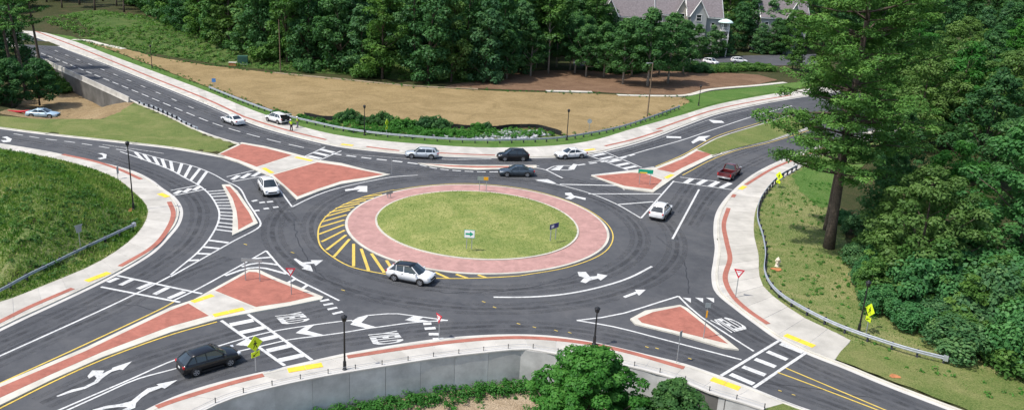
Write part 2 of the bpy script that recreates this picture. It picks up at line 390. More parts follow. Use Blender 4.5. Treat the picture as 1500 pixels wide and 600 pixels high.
# ================================================================== terrain
HILL = np.concatenate([offset(W_OUT, 0)[2:], GL([(-80, 215), (-260, 190), (-260, 470)])])
PIT_WALL = S([(10, 62), (30, 71), (61, 88), (125, 117.5), (196, 150)], 1.0)
PIT_REST = np.array(GL([(196, 152), (206, 163), (180, 176), (110, 180), (40, 176), (-40, 165), (-120, 130), (-60, 70), (10, 62)]))
PIT = np.concatenate([PIT_WALL, PIT_REST])
FRONT = np.concatenate([S_OUT, GL([(235, 640)]), [(-30, 20), (45, 20)], GL([(1160, 606)])])
SIDE_OUT = [S_OUT, W_OUT]
def wav(Q, s, a, k=0):
    x, y = Q[:, 0], Q[:, 1]
    return a*(np.sin(x/s+1.3*k)*np.cos(y/s*1.17+.7*k)+.5*np.sin((x+y)/s*2.1+k)+.35*np.cos((x-1.4*y)/s*3.3+2*k))
def H(Q):
    Q = np.asarray(Q, float).reshape(-1, 2); z = np.full(len(Q), .07)
    d = sdpoly(Q, HILLC); k = d > 0
    z = np.where(k, .09+np.clip(4.3*(1-np.exp(-np.maximum(d-2.2, 0)/5.5)), 0, 5)+wav(Q, 3.1, .16)*sstep(2, 6, d), z)
    d = sdpoly(Q, PIT); do = dline(Q, PIT_REST)
    z = np.where(d > -.9, .07-3.3*sstep(0, 15, do)+wav(Q, 2.3, .10)*sstep(0, 3, do), z)
    d = sdpoly(Q, FRONT); z = np.where(d > -1.1, -2.7-.16*np.maximum(d, 0)+wav(Q, 2.0, .12)*sstep(0, 2, d), z)
    # woods on the right fall gently away, far woods roll
    dr = Q[:, 0]-(34+(Q[:, 1]-60)*.03); k = (dr > 0) & (Q[:, 1] < 125)
    z = np.where(k, z-1.6*sstep(3, 22, dr)*sstep(125, 105, Q[:, 1]), z)
    far = np.hypot(Q[:, 0], Q[:, 1]-90)
    z = z+sstep(330, 900, far)*(12+wav(Q, 90, 6))
    # bank rising behind the field on the left
    bk = sdpoly(Q, BANK); z = np.where(bk > 0, z+2.6*sstep(0, 16, bk), z)
    inr = sdpoly(Q, ROADC); z = np.where(inr > -.45, np.minimum(z, -.32), z)
    return z
ROADC = ROADPOLY[::4]; HILLC = HILL[::3]; FRONTC = FRONT[::2] if False else FRONT
BANK = np.array(GL([(48, 36), (110, 54), (185, 72), (240, 82), (330, 97), (420, 106), (500, 110), (600, 119), (700, 123)])+[(0, 330), (-220, 360), (-260, 280)])
xs = np.concatenate([-np.geomspace(110, 2600, 22)[::-1], np.arange(-108, 96, 1.25), np.geomspace(97, 2600, 22)])
ys = np.concatenate([-np.geomspace(2, 600, 8)[::-1], np.arange(0, 40, 4), np.arange(40, 215, 1.25), np.geomspace(217, 3600, 30)])
XX, YY = np.meshgrid(xs, ys); QQ = np.stack([XX.ravel(), YY.ravel()], 1); ZZ = H(QQ)
nx, ny = len(xs), len(ys)
I = np.arange(nx*ny).reshape(ny, nx)
FF = np.stack([I[:-1, :-1], I[:-1, 1:], I[1:, 1:], I[1:, :-1]], -1).reshape(-1, 4)
def fast_mesh(name, V, F, mat, parent=None, smooth=False, tone=None):
    V = np.asarray(V, np.float32); F = np.asarray(F, np.int32); k = F.shape[1]
    me = bpy.data.meshes.new(name); me.vertices.add(len(V)); me.vertices.foreach_set('co', V.ravel())
    me.loops.add(F.size); me.loops.foreach_set('vertex_index', F.ravel())
    me.polygons.add(len(F)); me.polygons.foreach_set('loop_start', np.arange(0, F.size, k, dtype=np.int32))
    me.polygons.foreach_set('loop_total', np.full(len(F), k, np.int32))
    if smooth: me.polygons.foreach_set('use_smooth', np.ones(len(F), bool))
    if tone is not None:
        a = me.attributes.new('tone', 'FLOAT', 'FACE'); a.data.foreach_set('value', np.asarray(tone, np.float32))
    me.materials.append(mat); me.update(calc_edges=True)
    if parent == 'mesh': return me
    o = bpy.data.objects.new(name, me); link(o, parent); return o
_ZG = ZZ.reshape(ny, nx)
def Hq(Q):                                 # height of the ground sheet itself
    Q = np.asarray(Q, float).reshape(-1, 2)
    i = np.clip(np.searchsorted(xs, Q[:, 0])-1, 0, nx-2); j = np.clip(np.searchsorted(ys, Q[:, 1])-1, 0, ny-2)
    u = np.clip((Q[:, 0]-xs[i])/(xs[i+1]-xs[i]), 0, 1); v = np.clip((Q[:, 1]-ys[j])/(ys[j+1]-ys[j]), 0, 1)
    return (_ZG[j, i]*(1-u)+_ZG[j, i+1]*u)*(1-v)+(_ZG[j+1, i]*(1-u)+_ZG[j+1, i+1]*u)*v
ground = fast_mesh('ground', np.column_stack([QQ, ZZ]), FF, M['floor'], smooth=True); ground['kind'] = 'structure'
def patch(name, P, mat, dz=.03, step=1.3, jit=.0, flat=None, kind='structure', parent=None, low=False):
    P = np.asarray(P, float)
    if area(P) < 0: P = P[::-1]
    L = arclen(np.concatenate([P, P[:1]])); n = max(8, int(L[-1]/max(step*.7, .5)))
    R = resample(np.concatenate([P, P[:1]]), n+1)[:-1]
    if jit: R = R+rng.normal(0, jit, R.shape)
    x0, y0 = R.min(0); x1, y1 = R.max(0)
    gx, gy = np.meshgrid(np.arange(x0, x1, step), np.arange(y0, y1, step)); g = np.stack([gx.ravel(), gy.ravel()], 1)+rng.normal(0, step*.12, (gx.size, 2))
    g = g[sdpoly(g, R) > step*.45]
    if flat is not None: g = g[:0]
    co = np.concatenate([R, g])
    r = delaunay_2d_cdt([Vector(c) for c in co], [], [list(range(len(R)))], 1, 1e-5)
    v = np.array([tuple(q) for q in r[0]]); f = np.array([t for t in r[2] if len(t) == 3])
    cen = v[f].mean(1); f = f[sdpoly(cen, R) > 0]
    z = np.full(len(v), flat) if flat is not None else np.where(H(v) < -.25, np.maximum(H(v), -.25 if low else -99), H(v))+dz
    o = fast_mesh(name, np.column_stack([v, z]), f, mat, parent, smooth=True)
    if kind: o['kind'] = kind
    return o
def up_normals(o):
    bm = bmesh.new(); bm.from_mesh(o.data)
    for f in bm.faces:
        if f.normal.z < 0: f.normal_flip()
    bm.to_mesh(o.data); bm.free(); return o

road = up_normals(patch('road', ROADPOLY, M['asphalt'], flat=0.0, step=1.2))
# ---- verges, lawns, fields (each a sheet over the ground)
GUARD_N = S([(308, 133), (350, 150), (390, 165), (425, 176), (465, 185.5), (500, 193), (550, 200.5), (612, 206), (662, 209.5), (712, 211), (750, 210.5), (812, 208), (845, 203.5), (900, 193), (945, 179), (994, 161)])
nverge = np.concatenate([N_OUT[8:-4], GL([(1120, 138), (1060, 146), (994, 158), (945, 174), (900, 189), (845, 200), (812, 204.5), (750, 207), (662, 206), (612, 203), (550, 197), (500, 190), (465, 181), (425, 172), (350, 145), (304, 129), (224, 98), (160, 74), (108, 55), (60, 41)])])
up_normals(patch('verge', nverge, M['green_lawn'], .035))
FIELD = np.array(GL([(118, 60), (150, 68), (185, 72.5), (222, 83), (300, 96), (400, 108), (500, 118), (600, 127.5), (700, 133), (780, 136), (867, 138), (930, 141.5), (1003, 143.5), (1012, 150), (994, 158), (945, 174), (900, 189), (845, 200.5), (821, 198), (792, 190),
                     (756, 188), (732, 191), (696, 190), (660, 188), (624, 187), (580, 184), (533, 178), (480, 177), (440, 172), (425, 171), (350, 144), (304, 128), (224, 97), (160, 73)]))
up_normals(patch('field', FIELD, M['straw'], .06, 2.0, .12))
MULCH = np.array(GL([(640, 129.5), (700, 118), (745, 106), (800, 104), (880, 103), (960, 105), (1040, 106), (1110, 110), (1140, 118), (1107, 125), (1040, 130), (1003, 139.5), (930, 139), (867, 135), (780, 133.5), (700, 130.5)]))
up_normals(patch('mulch_bed', MULCH, M['mulch'], .06, 2.0, .1))
up_normals(patch('lawn', np.array(GL([(1003, 143.5), (1040, 135), (1107, 128), (1180, 120), (1230, 120), (1160, 132), (1105, 141), (1050, 152), (1000, 166), (994, 159), (1012, 150)])), M['green_lawn'], .09, 1.6))
TRI = np.concatenate([offset(eWT, .6), GL([(325, 228), (352, 211)]), offset(eNW, .6)[:int(len(eNW)*.42)], GL([(185, 154), (170, 163), (110, 168), (60, 171), (0, 168), (-80, 158), (-80, 172)])])
TRI = np.concatenate([S(WT_EDGE), GL([(321, 226), (356, 211)]), cutline(eNW, (356, 211), (205, 151)), GL([(196, 152), (185, 158), (150, 168), (100, 174), (60, 175), (0, 171), (-80, 160)])])
up_normals(patch('grass_triangle', TRI, M['lawn'], .05, 1.2))
up_normals(patch('clearing', np.array(GL([(196, 151), (125, 118), (61, 88), (40, 100), (20, 140), (-10, 165), (60, 176), (100, 175.5), (150, 169.5), (186, 159)])), M['dirt'], .04, 1.3, .1))
up_normals(patch('hill', HILL, M['rough_grass'], .02, 1.0))
EV = np.concatenate([E_OUT, GL([(1236, 512), (1290, 530), (1400, 572), (1520, 618), (1580, 600), (1560, 555), (1450, 520), (1380, 490), (1320, 450), (1270, 400), (1240, 360), (1230, 300), (1235, 260), (1270, 232), (1330, 205)])])
up_normals(patch('dry_verge', EV, M['dry_grass'], .035, 1.2, .05))
up_normals(patch('green_verge', np.array(GL([(1160, 257), (1215, 226), (1270, 214), (1290, 225), (1240, 262), (1220, 300), (1200, 305), (1170, 280)])), M['green_lawn'], .06, 1.0, .15))
SEV = np.array(GL([(1222, 527), (1285, 551), (1400, 595), (1520, 641), (1575, 620), (1490, 556), (1390, 534), (1330, 524), (1285, 510), (1244, 502)]))
up_normals(patch('roadside_lawn', SEV, M['lawn'], .075, 1.2, .05))
up_normals(patch('verge', np.array(GL([(1134, 588), (1190, 607), (1260, 634), (1160, 634), (1110, 604)])), M['lawn'], .10, .8, flat=.11))
up_normals(patch('front_slope', np.concatenate([offset(S_OUT, .5), [(-28, 24), (40, 24)]]), M['pale_dirt'], .03, 1.2))
VS = np.array(BANK[:9].tolist()+[(0, 215), (-50, 222), (-100, 235), (-128, 252)])
up_normals(patch('vine_slope', VS, M['kudzu'], .06, 2.2))
LOT = np.array(GL([(840, 97), (900, 97), (1000, 98), (1100, 98), (1200, 95), (1200, 80), (1100, 82), (1000, 85), (900, 87), (840, 88)]))
up_normals(patch('parking_lot', LOT, M['asphalt'], .07, 4))
up_normals(patch('pond_bank', np.array(GL([(440, 172), (480, 178), (533, 179), (580, 185), (660, 189), (732, 192), (756, 189), (792, 191), (825, 201), (812, 205), (750, 207.5), (662, 206.5), (612, 203.5), (550, 197.5), (500, 190.5), (465, 181.5)])), M['lawn'], .05, 1.0))
# ================================================================== kerbs and sidewalks
def kerb(line, side, name='kerb', gw=.42, kw=.2, h=.13):
    g = offset(line, side*gw); k = offset(line, side*(gw+kw))
    o = band(name, g, k, -.3, h, M['kerb'], kind='structure')
    band('gutter', line, offset(line, side*(gw-.004)), -.2, .012, M['concrete_gutter'], o)
    return o
M['concrete_gutter'] = concrete('gutter_concrete', (.58, .56, .52), obj=False)
kerb(eN, 1); kerb(eE, 1); kerb(eS, 1); kerb(eW, 1); kerb(eWT, 1); kerb(eNW, 1)
def sidewalk(edge, out, side, sec=2.6, seed=0):
    root = empty('sidewalk', kind='structure')
    inn = offset(edge, side*.64); n = int(max(arclen(inn)[-1], arclen(out)[-1])/sec)+1
    A = resample(inn, n); B = resample(out, n)
    A2 = resample(inn, n*3); B2 = resample(out, n*3)
    bed = band('bed', A2, B2, -.35, .105, M['wall'], root)
    for i in range(n-1):
        a0, a1, b0, b1 = A[i], A[i+1], B[i], B[i+1]; g = .018
        q = [a0+(a1-a0)*g/sec*1.2, a1-(a1-a0)*g/sec*1.2, b1-(b1-b0)*g/sec*1.2, b0+(b0-b0)+(b1-b0)*g/sec*1.2]
        prism('slab', q, .05, .13+rng.normal(0, .002), M['concrete'], root)
    return root
sidewalk(eN, N_OUT, 1, 3.2)
sidewalk(cutline(eE, (1320, 180), (1216, 532)), E_OUT, 1)
sidewalk(cutline(eS, (1150, 587), (160, 628)), S_OUT, 1)
sidewalk(cutline(eW, (-60, 514), (-80, 199)), W_OUT, 1)
def redstrip(px, w=.5, z=.152):
    P = S(px, .6); o = band('brick_strip', offset(P, w/2), offset(P, -w/2), .1, z, M['red'], kind='structure'); return o
for px in ([(52, 46.5), (116, 71), (224, 115), (304, 147), (357, 172)], [(357, 172), (400, 186), (440, 197), (478, 206)], [(537, 216), (560, 219), (585, 222)], [(640, 225), (680, 227), (725, 228.5)],
           [(886, 215), (925, 206), (970, 192)], [(962, 190.5), (1000, 177), (1050, 161), (1105, 149.5), (1160, 140)],
           [(92, 227.5), (140, 238), (175, 249.5), (207, 264)], [(248, 297), (254, 314), (247, 335), (224, 363), (176, 391.5)], [(107, 424), (42, 452), (0, 473), (-50, 497)],
           [(1076, 286), (1073, 290)], [(1067, 306), (1060, 330), (1064, 355), (1069, 380), (1062, 410), (1075, 437), (1097, 457), (1125, 476)], [(1092, 272), (1130, 249), (1160, 236), (1210, 217)],
           [(230, 598), (250, 590.5), (312, 571), (350, 560), (386, 551)], [(509, 524.5), (600, 510.5), (675, 501), (750, 496), (812, 498.5), (870, 506), (925, 518.5), (1002, 540.5)]):
    redstrip(px)
def tactile(p0, p1, w=.65, z=.16, parent=None):
    a, b = np.array(G(*p0)), np.array(G(*p1)); t = (b-a)/np.hypot(*(b-a)); n = np.array([-t[1], t[0]])*w/2
    m = (a+b)/2
    o = None
    for u, v in ((a, m-t*.02), (m+t*.02, b)):
        o = prism('tactile_panel', [u-n, v-n, v+n, u+n], .1, z, M['tactile'], parent)
        if parent is None: o['kind'] = 'structure'
    return o
for a, b_ in (((127, 413.5), (160, 401)), ((234, 285), (246, 290)), ((422, 544.5), (472, 536)), ((1150, 492), (1192, 509)), ((1042, 556.5), (1083, 571)), ((857, 221.5), (871, 219.5)), ((500, 212.5), (517, 214.5)), ((1084, 278.5), (1091, 274))):
    tactile(a, b_)
# ================================================================== central island
CX, CY = -.1218461*CAM_H, 2.80937538*CAM_H; RA, RB = .47251*CAM_H, .36888*CAM_H
APR = S([(505.1, 323.5), (514.3, 347.3), (551, 371), (596.8, 389.5), (650, 398.6), (700, 402), (749, 401.5), (833.2, 388.4), (880.9, 369.3), (895.5, 349), (888.2, 330.8), (862.5, 310.6), (825.9, 294), (781.9, 281.3), (738, 274), (679.3, 270.6), (620.6, 274), (576.6, 281.3), (536.3, 296), (512.5, 310.6)], .6, True)
def circ(P, k, R):                         # pull a traced ring most of the way to a true circle
    a = np.arctan2(P[:, 1]-CY, P[:, 0]-CX); r = np.hypot(P[:, 0]-CX, P[:, 1]-CY)
    r2 = np.convolve(np.concatenate([r[-9:], r, r[:9]]), np.ones(19)/19, 'valid'); r = r2*(1-k)+R*k
    return np.stack([CX+r*np.cos(a), CY+r*np.sin(a)], 1)
APR = circ(APR, .35, RA)
GRS = S([(548, 318), (556.5, 336.3), (587.6, 356.5), (628, 371), (686.6, 379.6), (749, 381), (796.6, 376.6), (833.2, 363.8), (848.6, 345.5), (840.5, 326), (814.9, 308.8), (774.6, 293), (727, 283.5), (668.3, 280.8), (613.3, 284.5), (576.6, 296), (554.6, 308.8)], .6, True)
GRS = circ(GRS, .35, RB)
isl = empty('central_island', kind='structure')
prism('kerb', APR, -.2, .07, M['kerb'], isl)
prism('apron', grow(APR, -.28), -.1, .085, M['pink'], isl)
prism('inner_kerb', GRS, -.1, .17, M['kerb'], isl)
gi = grow(GRS, -.22)
def dome(Q): d = sdpoly(Q, gi); return .18+.55*(1-np.exp(-np.maximum(d, 0)/5))
def domed(name, P, mat, zf, step, parent):
    x0, y0 = P.min(0); x1, y1 = P.max(0); gx, gy = np.meshgrid(np.arange(x0, x1, step), np.arange(y0, y1, step)); g = np.stack([gx.ravel(), gy.ravel()], 1)
    g = g[sdpoly(g, P) > step*.4]; co = np.concatenate([P, g])
    r = delaunay_2d_cdt([Vector(c) for c in co], [], [list(range(len(P)))], 1, 1e-5); v = np.array([tuple(q) for q in r[0]]); f = np.array([t for t in r[2] if len(t) == 3])
    f = f[sdpoly(v[f].mean(1), P) > 0]
    return up_normals(fast_mesh(name, np.column_stack([v, zf(v)]), f, mat, parent, smooth=True))
domed('grass', gi, M['island_grass'], dome, .7, isl)
# ================================================================== splitter islands
def island(name, outline, reds, cuts=(), tacts=(), z=.13, closed_smooth=False):
    root = empty(name, kind='structure')
    prism('kerb', grow(GL(outline), 0), -.1, z, M['kerb'], root)
    for r in reds: prism('paving', grow(GL(r), 0), .0, z+.012, M['red'], root)
    for c_ in cuts: prism('walkway', grow(GL(c_), 0), .0, z+.016, M['concrete'], root)
    for t in tacts: tactile(*t, w=.6, z=z+.03, parent=root)
    return root
island('splitter_island', [(316, 228.5), (354, 209.5), (390, 215.5), (430, 225.5), (465, 235), (500, 240), (537, 249.5), (572, 256.5), (535, 265), (500, 270.5), (468, 281), (435, 293.5), (415, 273), (396, 259), (370, 248), (350, 239), (325, 231)],
       [[(322, 227), (355, 212), (390, 218.5), (428, 228.5), (376, 245.5), (350, 235.5)], [(400, 257.5), (465, 239), (500, 244), (530, 250.5), (562, 256.8), (530, 262), (500, 266.5), (465, 278), (436, 289)]],
       [[(430, 229), (463, 237.5), (398, 256.5), (377, 246.5)]], [((433, 231.5), (457, 237)), ((386, 247.5), (399, 255))])
island('splitter_island', [(325, 271.5), (337, 271), (348, 281), (360, 298), (369, 311), (378, 328), (340, 346), (341, 326), (341, 310), (335, 291)],
       [[(330, 274), (337, 275), (346, 285), (356, 300), (365, 313), (371, 326), (349, 338), (348.5, 325), (346.5, 310), (341, 292)]])
island('splitter_island', [(-60, 588), (0, 563.5), (125, 510.5), (250, 451), (284, 440), (312, 424.5), (364, 396), (379, 396), (404, 408), (474, 436), (471, 439.5), (425, 449), (374, 458), (318, 469), (250, 488), (150, 524.5), (75, 558), (0, 595), (-60, 622)],
       [[(-60, 593), (0, 569), (125, 516), (250, 456), (276, 446), (306, 464), (250, 479.5), (150, 517), (75, 550), (0, 584.5), (-60, 611)], [(315, 427), (365, 399.5), (376, 400), (400, 411), (461, 435), (425, 443.5), (375, 451)]],
       [[(279, 445), (313, 427), (372, 453), (310, 465)]], [((282, 444), (312, 434)), ((313, 464), (357, 454))])
island('splitter_island', [(923, 468), (945, 456), (996, 447.5), (1007, 452.5), (1032, 473), (1066, 500), (1082, 513), (1060, 510.5), (985, 488.5), (930, 475.5)],
       [[(934, 468), (956, 458.5), (996, 450.5), (1002, 454), (1030, 476), (1066, 505), (1000, 488.5), (940, 474)]])
island('splitter_island', [(866, 258), (925, 251), (960, 246), (1000, 230), (1021, 218), (1060, 226), (1046, 230), (1000, 252.5), (957, 282.5), (915, 277)],
       [[(871, 259), (925, 254), (944, 255), (970, 265), (955, 278.5), (915, 273.5)], [(962, 249), (1000, 234), (1021, 222), (1043, 226.5), (1000, 246.5), (986, 254)]],
       [[(946, 254.5), (961, 249), (985, 254.5), (971, 264.5)]], [((975, 262), (985, 257)), ((940, 252.8), (950, 251))])
up_normals(patch('median_lawn', np.array(GL([(1020, 220), (1050, 204), (1107, 186), (1160, 170), (1180, 188), (1125, 207), (1082, 217), (1044, 228)])), M['lawn'], flat=.15))
kerb(S([(1021, 217.5), (1050, 202), (1107, 184), (1170, 165)]), -1, gw=.25); kerb(S([(1046, 230.5), (1082, 217.5), (1125, 207.5), (1185, 189)]), 1, gw=.25)
island('lane_divider', [(612, 239.5), (637, 240.5), (690, 242.5), (750, 242.5), (786, 242.5), (786, 246.5), (750, 248), (700, 249), (660, 247), (630, 243.5)],
       [[(622, 240.8), (660, 243), (700, 244), (782, 244), (750, 246), (700, 246.6), (660, 245)]], z=.09)
# ================================================================== painted markings (children of the road)
ZM = [.02]
def zn(): ZM[0] = .016+((ZM[0]-.016+.00061) % .012); return ZM[0]
def stroke(name, P, w, mat, dash=None):
    P = np.asarray(P); z = zn()
    if dash is None:
        A, B = offset(P, w/2), offset(P, -w/2); n = len(P)
        return mesh_obj(name, [(p[0], p[1], z) for p in A]+[(p[0], p[1], z) for p in B], [(i+n, i+1+n, i+1, i) for i in range(n-1)], mat, road)
    L = arclen(P); on, off = dash; s = 0
    while s < L[-1]:
        t = np.linspace(s, min(s+on, L[-1]), 5); q = np.stack([np.interp(t, L, P[:, i]) for i in (0, 1)], 1)
        if t[-1]-t[0] > .2: stroke(name, q, w, mat)
        s += on+off
def line(px, w=.2, mat='white', dash=None, name='lane_line', step=.8): return stroke(name, S(px, step), w, M[mat], dash)
def bar(p0, p1, w=.5, mat='white', name='crosswalk_bar'): return stroke(name, resample(GL([p0, p1]), 3), w, M[mat])
def shape(px, mat='white', name='arrow_marking'): return sheet(name, GL(px), zn(), M[mat], road)
def zshape(pts, ox, oy, f, mat='white'): return shape([(ox+x/f, oy+y/f) for x, y in pts], mat)
# -- south-west approach
line([(250, 404), (205, 427), (157, 450), (80, 485), (0, 521), (-50, 544)])
line([(256, 441), (242, 449), (125, 504), (0, 561), (-50, 584)], .16, 'yellow')
line([(-50, 622), (0, 597.5), (75, 560), (150, 526.5), (250, 490), (318, 471)], .16, 'yellow')
line([(80, 603), (140, 577), (196, 553), (250, 529), (312, 509), (357, 495.5), (402, 484.5), (435, 479), (456, 476), (502, 470), (516, 469)], .17)
line([(86, 606), (146, 579), (200, 555), (250, 541.5), (300, 527), (342, 516), (385, 506), (425, 497), (472, 491), (508, 486), (540, 480.5), (560, 478), (596, 473), (620, 471), (656, 469)], .17)
line([(516, 471), (528, 463.5), (552, 460.5), (580, 459), (600, 461.5), (622, 464.5), (656, 469)], .17)
shape([(345, 505), (364, 494), (368, 503), (362, 506.5)])
for p in ([(433, 487.5), (447, 478), (460, 476), (450, 484), (475, 490.5), (462, 492)], [(513, 475), (525, 464.5), (541, 461), (529, 472.5), (550, 478.5), (538, 481)], [(593, 468.5), (606, 462.5), (622, 464), (614, 467.5), (632, 470.5), (612, 472)], [(640, 467), (656, 468.8), (640, 471)]): shape(p, name='chevron_marking')
zshape([(150, 465), (300, 402), (420, 375), (520, 325), (545, 290), (520, 265), (470, 295), (455, 270), (500, 215), (620, 215), (600, 245), (690, 205), (700, 188), (890, 125), (800, 212), (770, 205), (690, 228), (600, 290), (560, 332), (430, 395), (300, 428), (165, 472)], 60, 510, 6.668)
zshape([(500, 600), (640, 560), (760, 545), (880, 515), (960, 450), (1040, 390), (1150, 365), (1130, 350), (1335, 308), (1210, 392), (1180, 382), (1060, 428), (980, 482), (930, 532), (920, 580), (860, 602), (790, 602), (850, 572), (760, 572), (640, 587), (560, 612)], 60, 510, 6.668)
# crosswalks: two border lines and bars
def crosswalk(l0, l1, bars, w=.5, lw=.26, mat='white'):
    for l in (l0, l1):
        if l: bar(*l, w=lw, mat=mat, name='crosswalk_line')
    for b_ in bars: bar(*b_, w=w, mat=mat)
crosswalk(((324, 469), (417, 535)), ((362, 459), (457, 527)), [((337, 475.5), (371, 468.5)), ((352, 487), (388, 479)), ((373, 499.5), (406, 492)), ((391, 513.5), (426, 505.5)), ((409, 527.5), (444, 519.5))], .62)
crosswalk(((172, 403.5), (296, 430)), ((148, 420), (264, 442.5)), [((158, 413), (173, 407)), ((176, 417.5), (194, 409)), ((202, 423), (222, 414.5)), ((226, 431), (246, 421)), ((247, 437), (270, 427))], .5)
crosswalk(((1144, 497), (1056, 550)), ((1181, 516), (1104, 567.5)), [((1143, 503), (1176, 516)), ((1124, 514.5), (1153, 526.5)), ((1106, 525.5), (1136, 537)), ((1088, 536.5), (1121, 549)), ((1070, 547.5), (1104, 562))], .55)
crosswalk(((996, 259.5), (1050, 265.5)), ((987, 266), (1073, 278)), [((1004, 268), (1014, 261.5)), ((1022, 270), (1034, 263.5)), ((1040, 273), (1052, 266)), ((1056, 275), (1070, 268))], .7, .22)
crosswalk(((445, 230), (476, 215.5)), ((466, 235.5), (500, 221)), [((452, 228.5), (470, 232.5)), ((461, 223.5), (480, 228)), ((470, 219), (489, 223.5))], .8, .22)
crosswalk(((862, 227.5), (920, 249.5)), ((885, 222), (940, 245.5)), [((868, 228.5), (886, 225)), ((880, 233), (897, 229.5)), ((892, 237.5), (909, 234)), ((904, 242.5), (921, 239)), ((914, 247), (932, 243.5))], .75, .22)
crosswalk(((332, 259), (372, 249.5)), ((340, 266), (391, 257)), [((340, 263), (350, 257)), ((354, 261), (366, 254)), ((370, 258.5), (381, 252))], .6, .2)
crosswalk(((250, 279), (292, 271)), ((252, 287), (302, 277)), [((256, 284), (265, 279)), ((270, 281.5), (279, 276)), ((284, 278.5), (293, 273))], .6, .2)
# -- white outlines and hatching round the islands
def hatch(A, B, n, w=.28, mat='white', t0=.06, t1=.94, skew=0.0, name='hatch_bar'):
    A, B = S(A, .4), S(B, .4); A, B = resample(A, 60), resample(B, 60)
    for t in np.linspace(t0, t1, n):
        u = min(max(t+skew, 0), 1); a = A[int(round(t*59))]; b_ = B[int(round(u*59))]
        stroke(name, resample([a, b_], 3), w, M[mat])
L1 = [(185, 219), (215, 227), (250, 236), (280, 242.5), (310, 254), (330, 265)]
line(L1, .18); line([(330, 265), (350, 275), (362, 295), (374, 313), (382, 328), (378, 334), (345, 351.5), (312, 370), (282, 387), (250, 405)], .2)
L2 = [(176, 222), (205, 232), (250, 249), (270, 260), (292, 272), (307, 285), (317, 300), (321, 310), (321, 320), (317, 332), (305, 352), (287, 372), (265, 390), (250, 402.5)]
line(L2, .2)
hatch([(190, 221), (215, 227), (250, 236), (280, 242.5), (310, 254)], [(200, 231), (225, 239), (250, 249), (270, 260), (292, 272)], 9, .4, skew=.02)
hatch([(334, 274), (339, 291), (343, 310), (343, 326), (341, 345)], [(300, 277), (311, 290), (319, 305), (321, 320), (312, 341)], 13, .3)
hatch([(337, 354), (312, 369.5), (282, 386)], [(307, 350), (287, 371.5), (268, 387.5)], 4, .4, t0=.05, t1=.85)
line([(398, 262), (428, 303)], .2); line([(428, 303), (450, 292), (480, 280), (510, 272), (540, 265.5), (576, 259), (612, 256.5)], .2)
R0 = [(390, 367), (357, 386), (320, 406.5), (287, 424.5), (252, 441)]; R1 = [(390, 367), (422, 401.5), (460, 421.5), (497, 440)]
line(R0, .2, step=2); line(R1, .2, step=2)
for q in ([(372, 378.5), (398, 376.5)], [(354, 390.5), (378, 384.5), (408, 388)], [(330, 403.5), (362, 393), (380, 391.5), (420, 401)], [(419, 415.5), (432, 408.5)], [(440, 424.5), (450, 417.5)]): line(q, .32, name='hatch_bar')
line([(994, 433.5), (960, 444), (900, 462), (845, 469)], .2, step=2); line([(994, 433.5), (1020, 459), (1060, 486), (1104, 514)], .2, step=2); line([(845, 469), (900, 478.5), (980, 499), (1086, 526.5)], .2)
line([(987, 265), (939, 319.5)], .22, step=2); line([(939, 319.5), (900, 297.5), (862, 282.5), (815, 270), (786, 264.5)], .2)
bar((820, 270), (912, 272), .36, name='hatch_bar'); bar((862, 284), (968, 284), .3, name='hatch_bar'); bar((906, 299.5), (957, 295.5), .3, name='hatch_bar')
shape([(783, 263), (802, 262.5), (815, 268.5), (805, 268.5)]); line([(786, 246), (800, 249), (808, 253), (824, 261)], .25); line([(800, 249), (815, 243), (842, 243)], .25); line([(842, 243), (836, 249), (822, 249)], .25)
shape([(806, 249), (818, 243), (826, 242.5), (820, 249.5)]); shape([(832, 247), (840, 240), (846, 241), (841, 248.5)])
# -- north carriageway
line([(60, 58), (150, 94), (240, 130), (304, 156.5), (375, 187), (440, 205), (470, 213)], .15, 'worn_white')
line([(60, 78), (100, 94), (208, 138), (260, 159.5), (325, 185), (400, 206), (450, 217.5)], .22, 'white', (3, 1.6))
line([(80, 74), (160, 106), (240, 140), (300, 166)], .3, 'worn_white', (2.2, 5))
line([(486, 225), (537, 231.5), (587, 237), (615, 240.5)], .42, 'white', (1.5, .8))
line([(505, 226), (537, 228), (600, 233)], .15, 'worn_white')
line([(637, 241), (700, 243.3), (790, 243.3)], .2); line([(615, 241.5), (640, 247), (675, 250.5), (725, 252), (786, 250)], .3, 'white', (1.2, .5))
line([(620, 232), (660, 233.5), (720, 233)], .3, 'worn_white')
line([(862, 237.5), (900, 232.5), (950, 219), (1000, 205), (1050, 188), (1105, 170), (1160, 155)], .22)
line([(846, 242), (900, 234), (930, 226)], .45, 'white', (1.4, .8))
line([(870, 225), (900, 221.5), (950, 208), (1000, 189.5), (1050, 172), (1105, 158.5)], .14, 'worn_white')
line([(960, 244), (1000, 227), (1050, 199.5), (1107, 181.5), (1170, 162)], .14, 'yellow'); line([(1000, 256.5), (1046, 232.5), (1082, 219.5), (1125, 209.5), (1185, 191)], .14, 'yellow')
line([(864, 262), (900, 266), (915, 279)], .16, 'worn_white'); line([(866, 256.5), (925, 249.5), (958, 244.5)], .2)
line([(1024, 277.5), (985, 350)], .24, step=2)
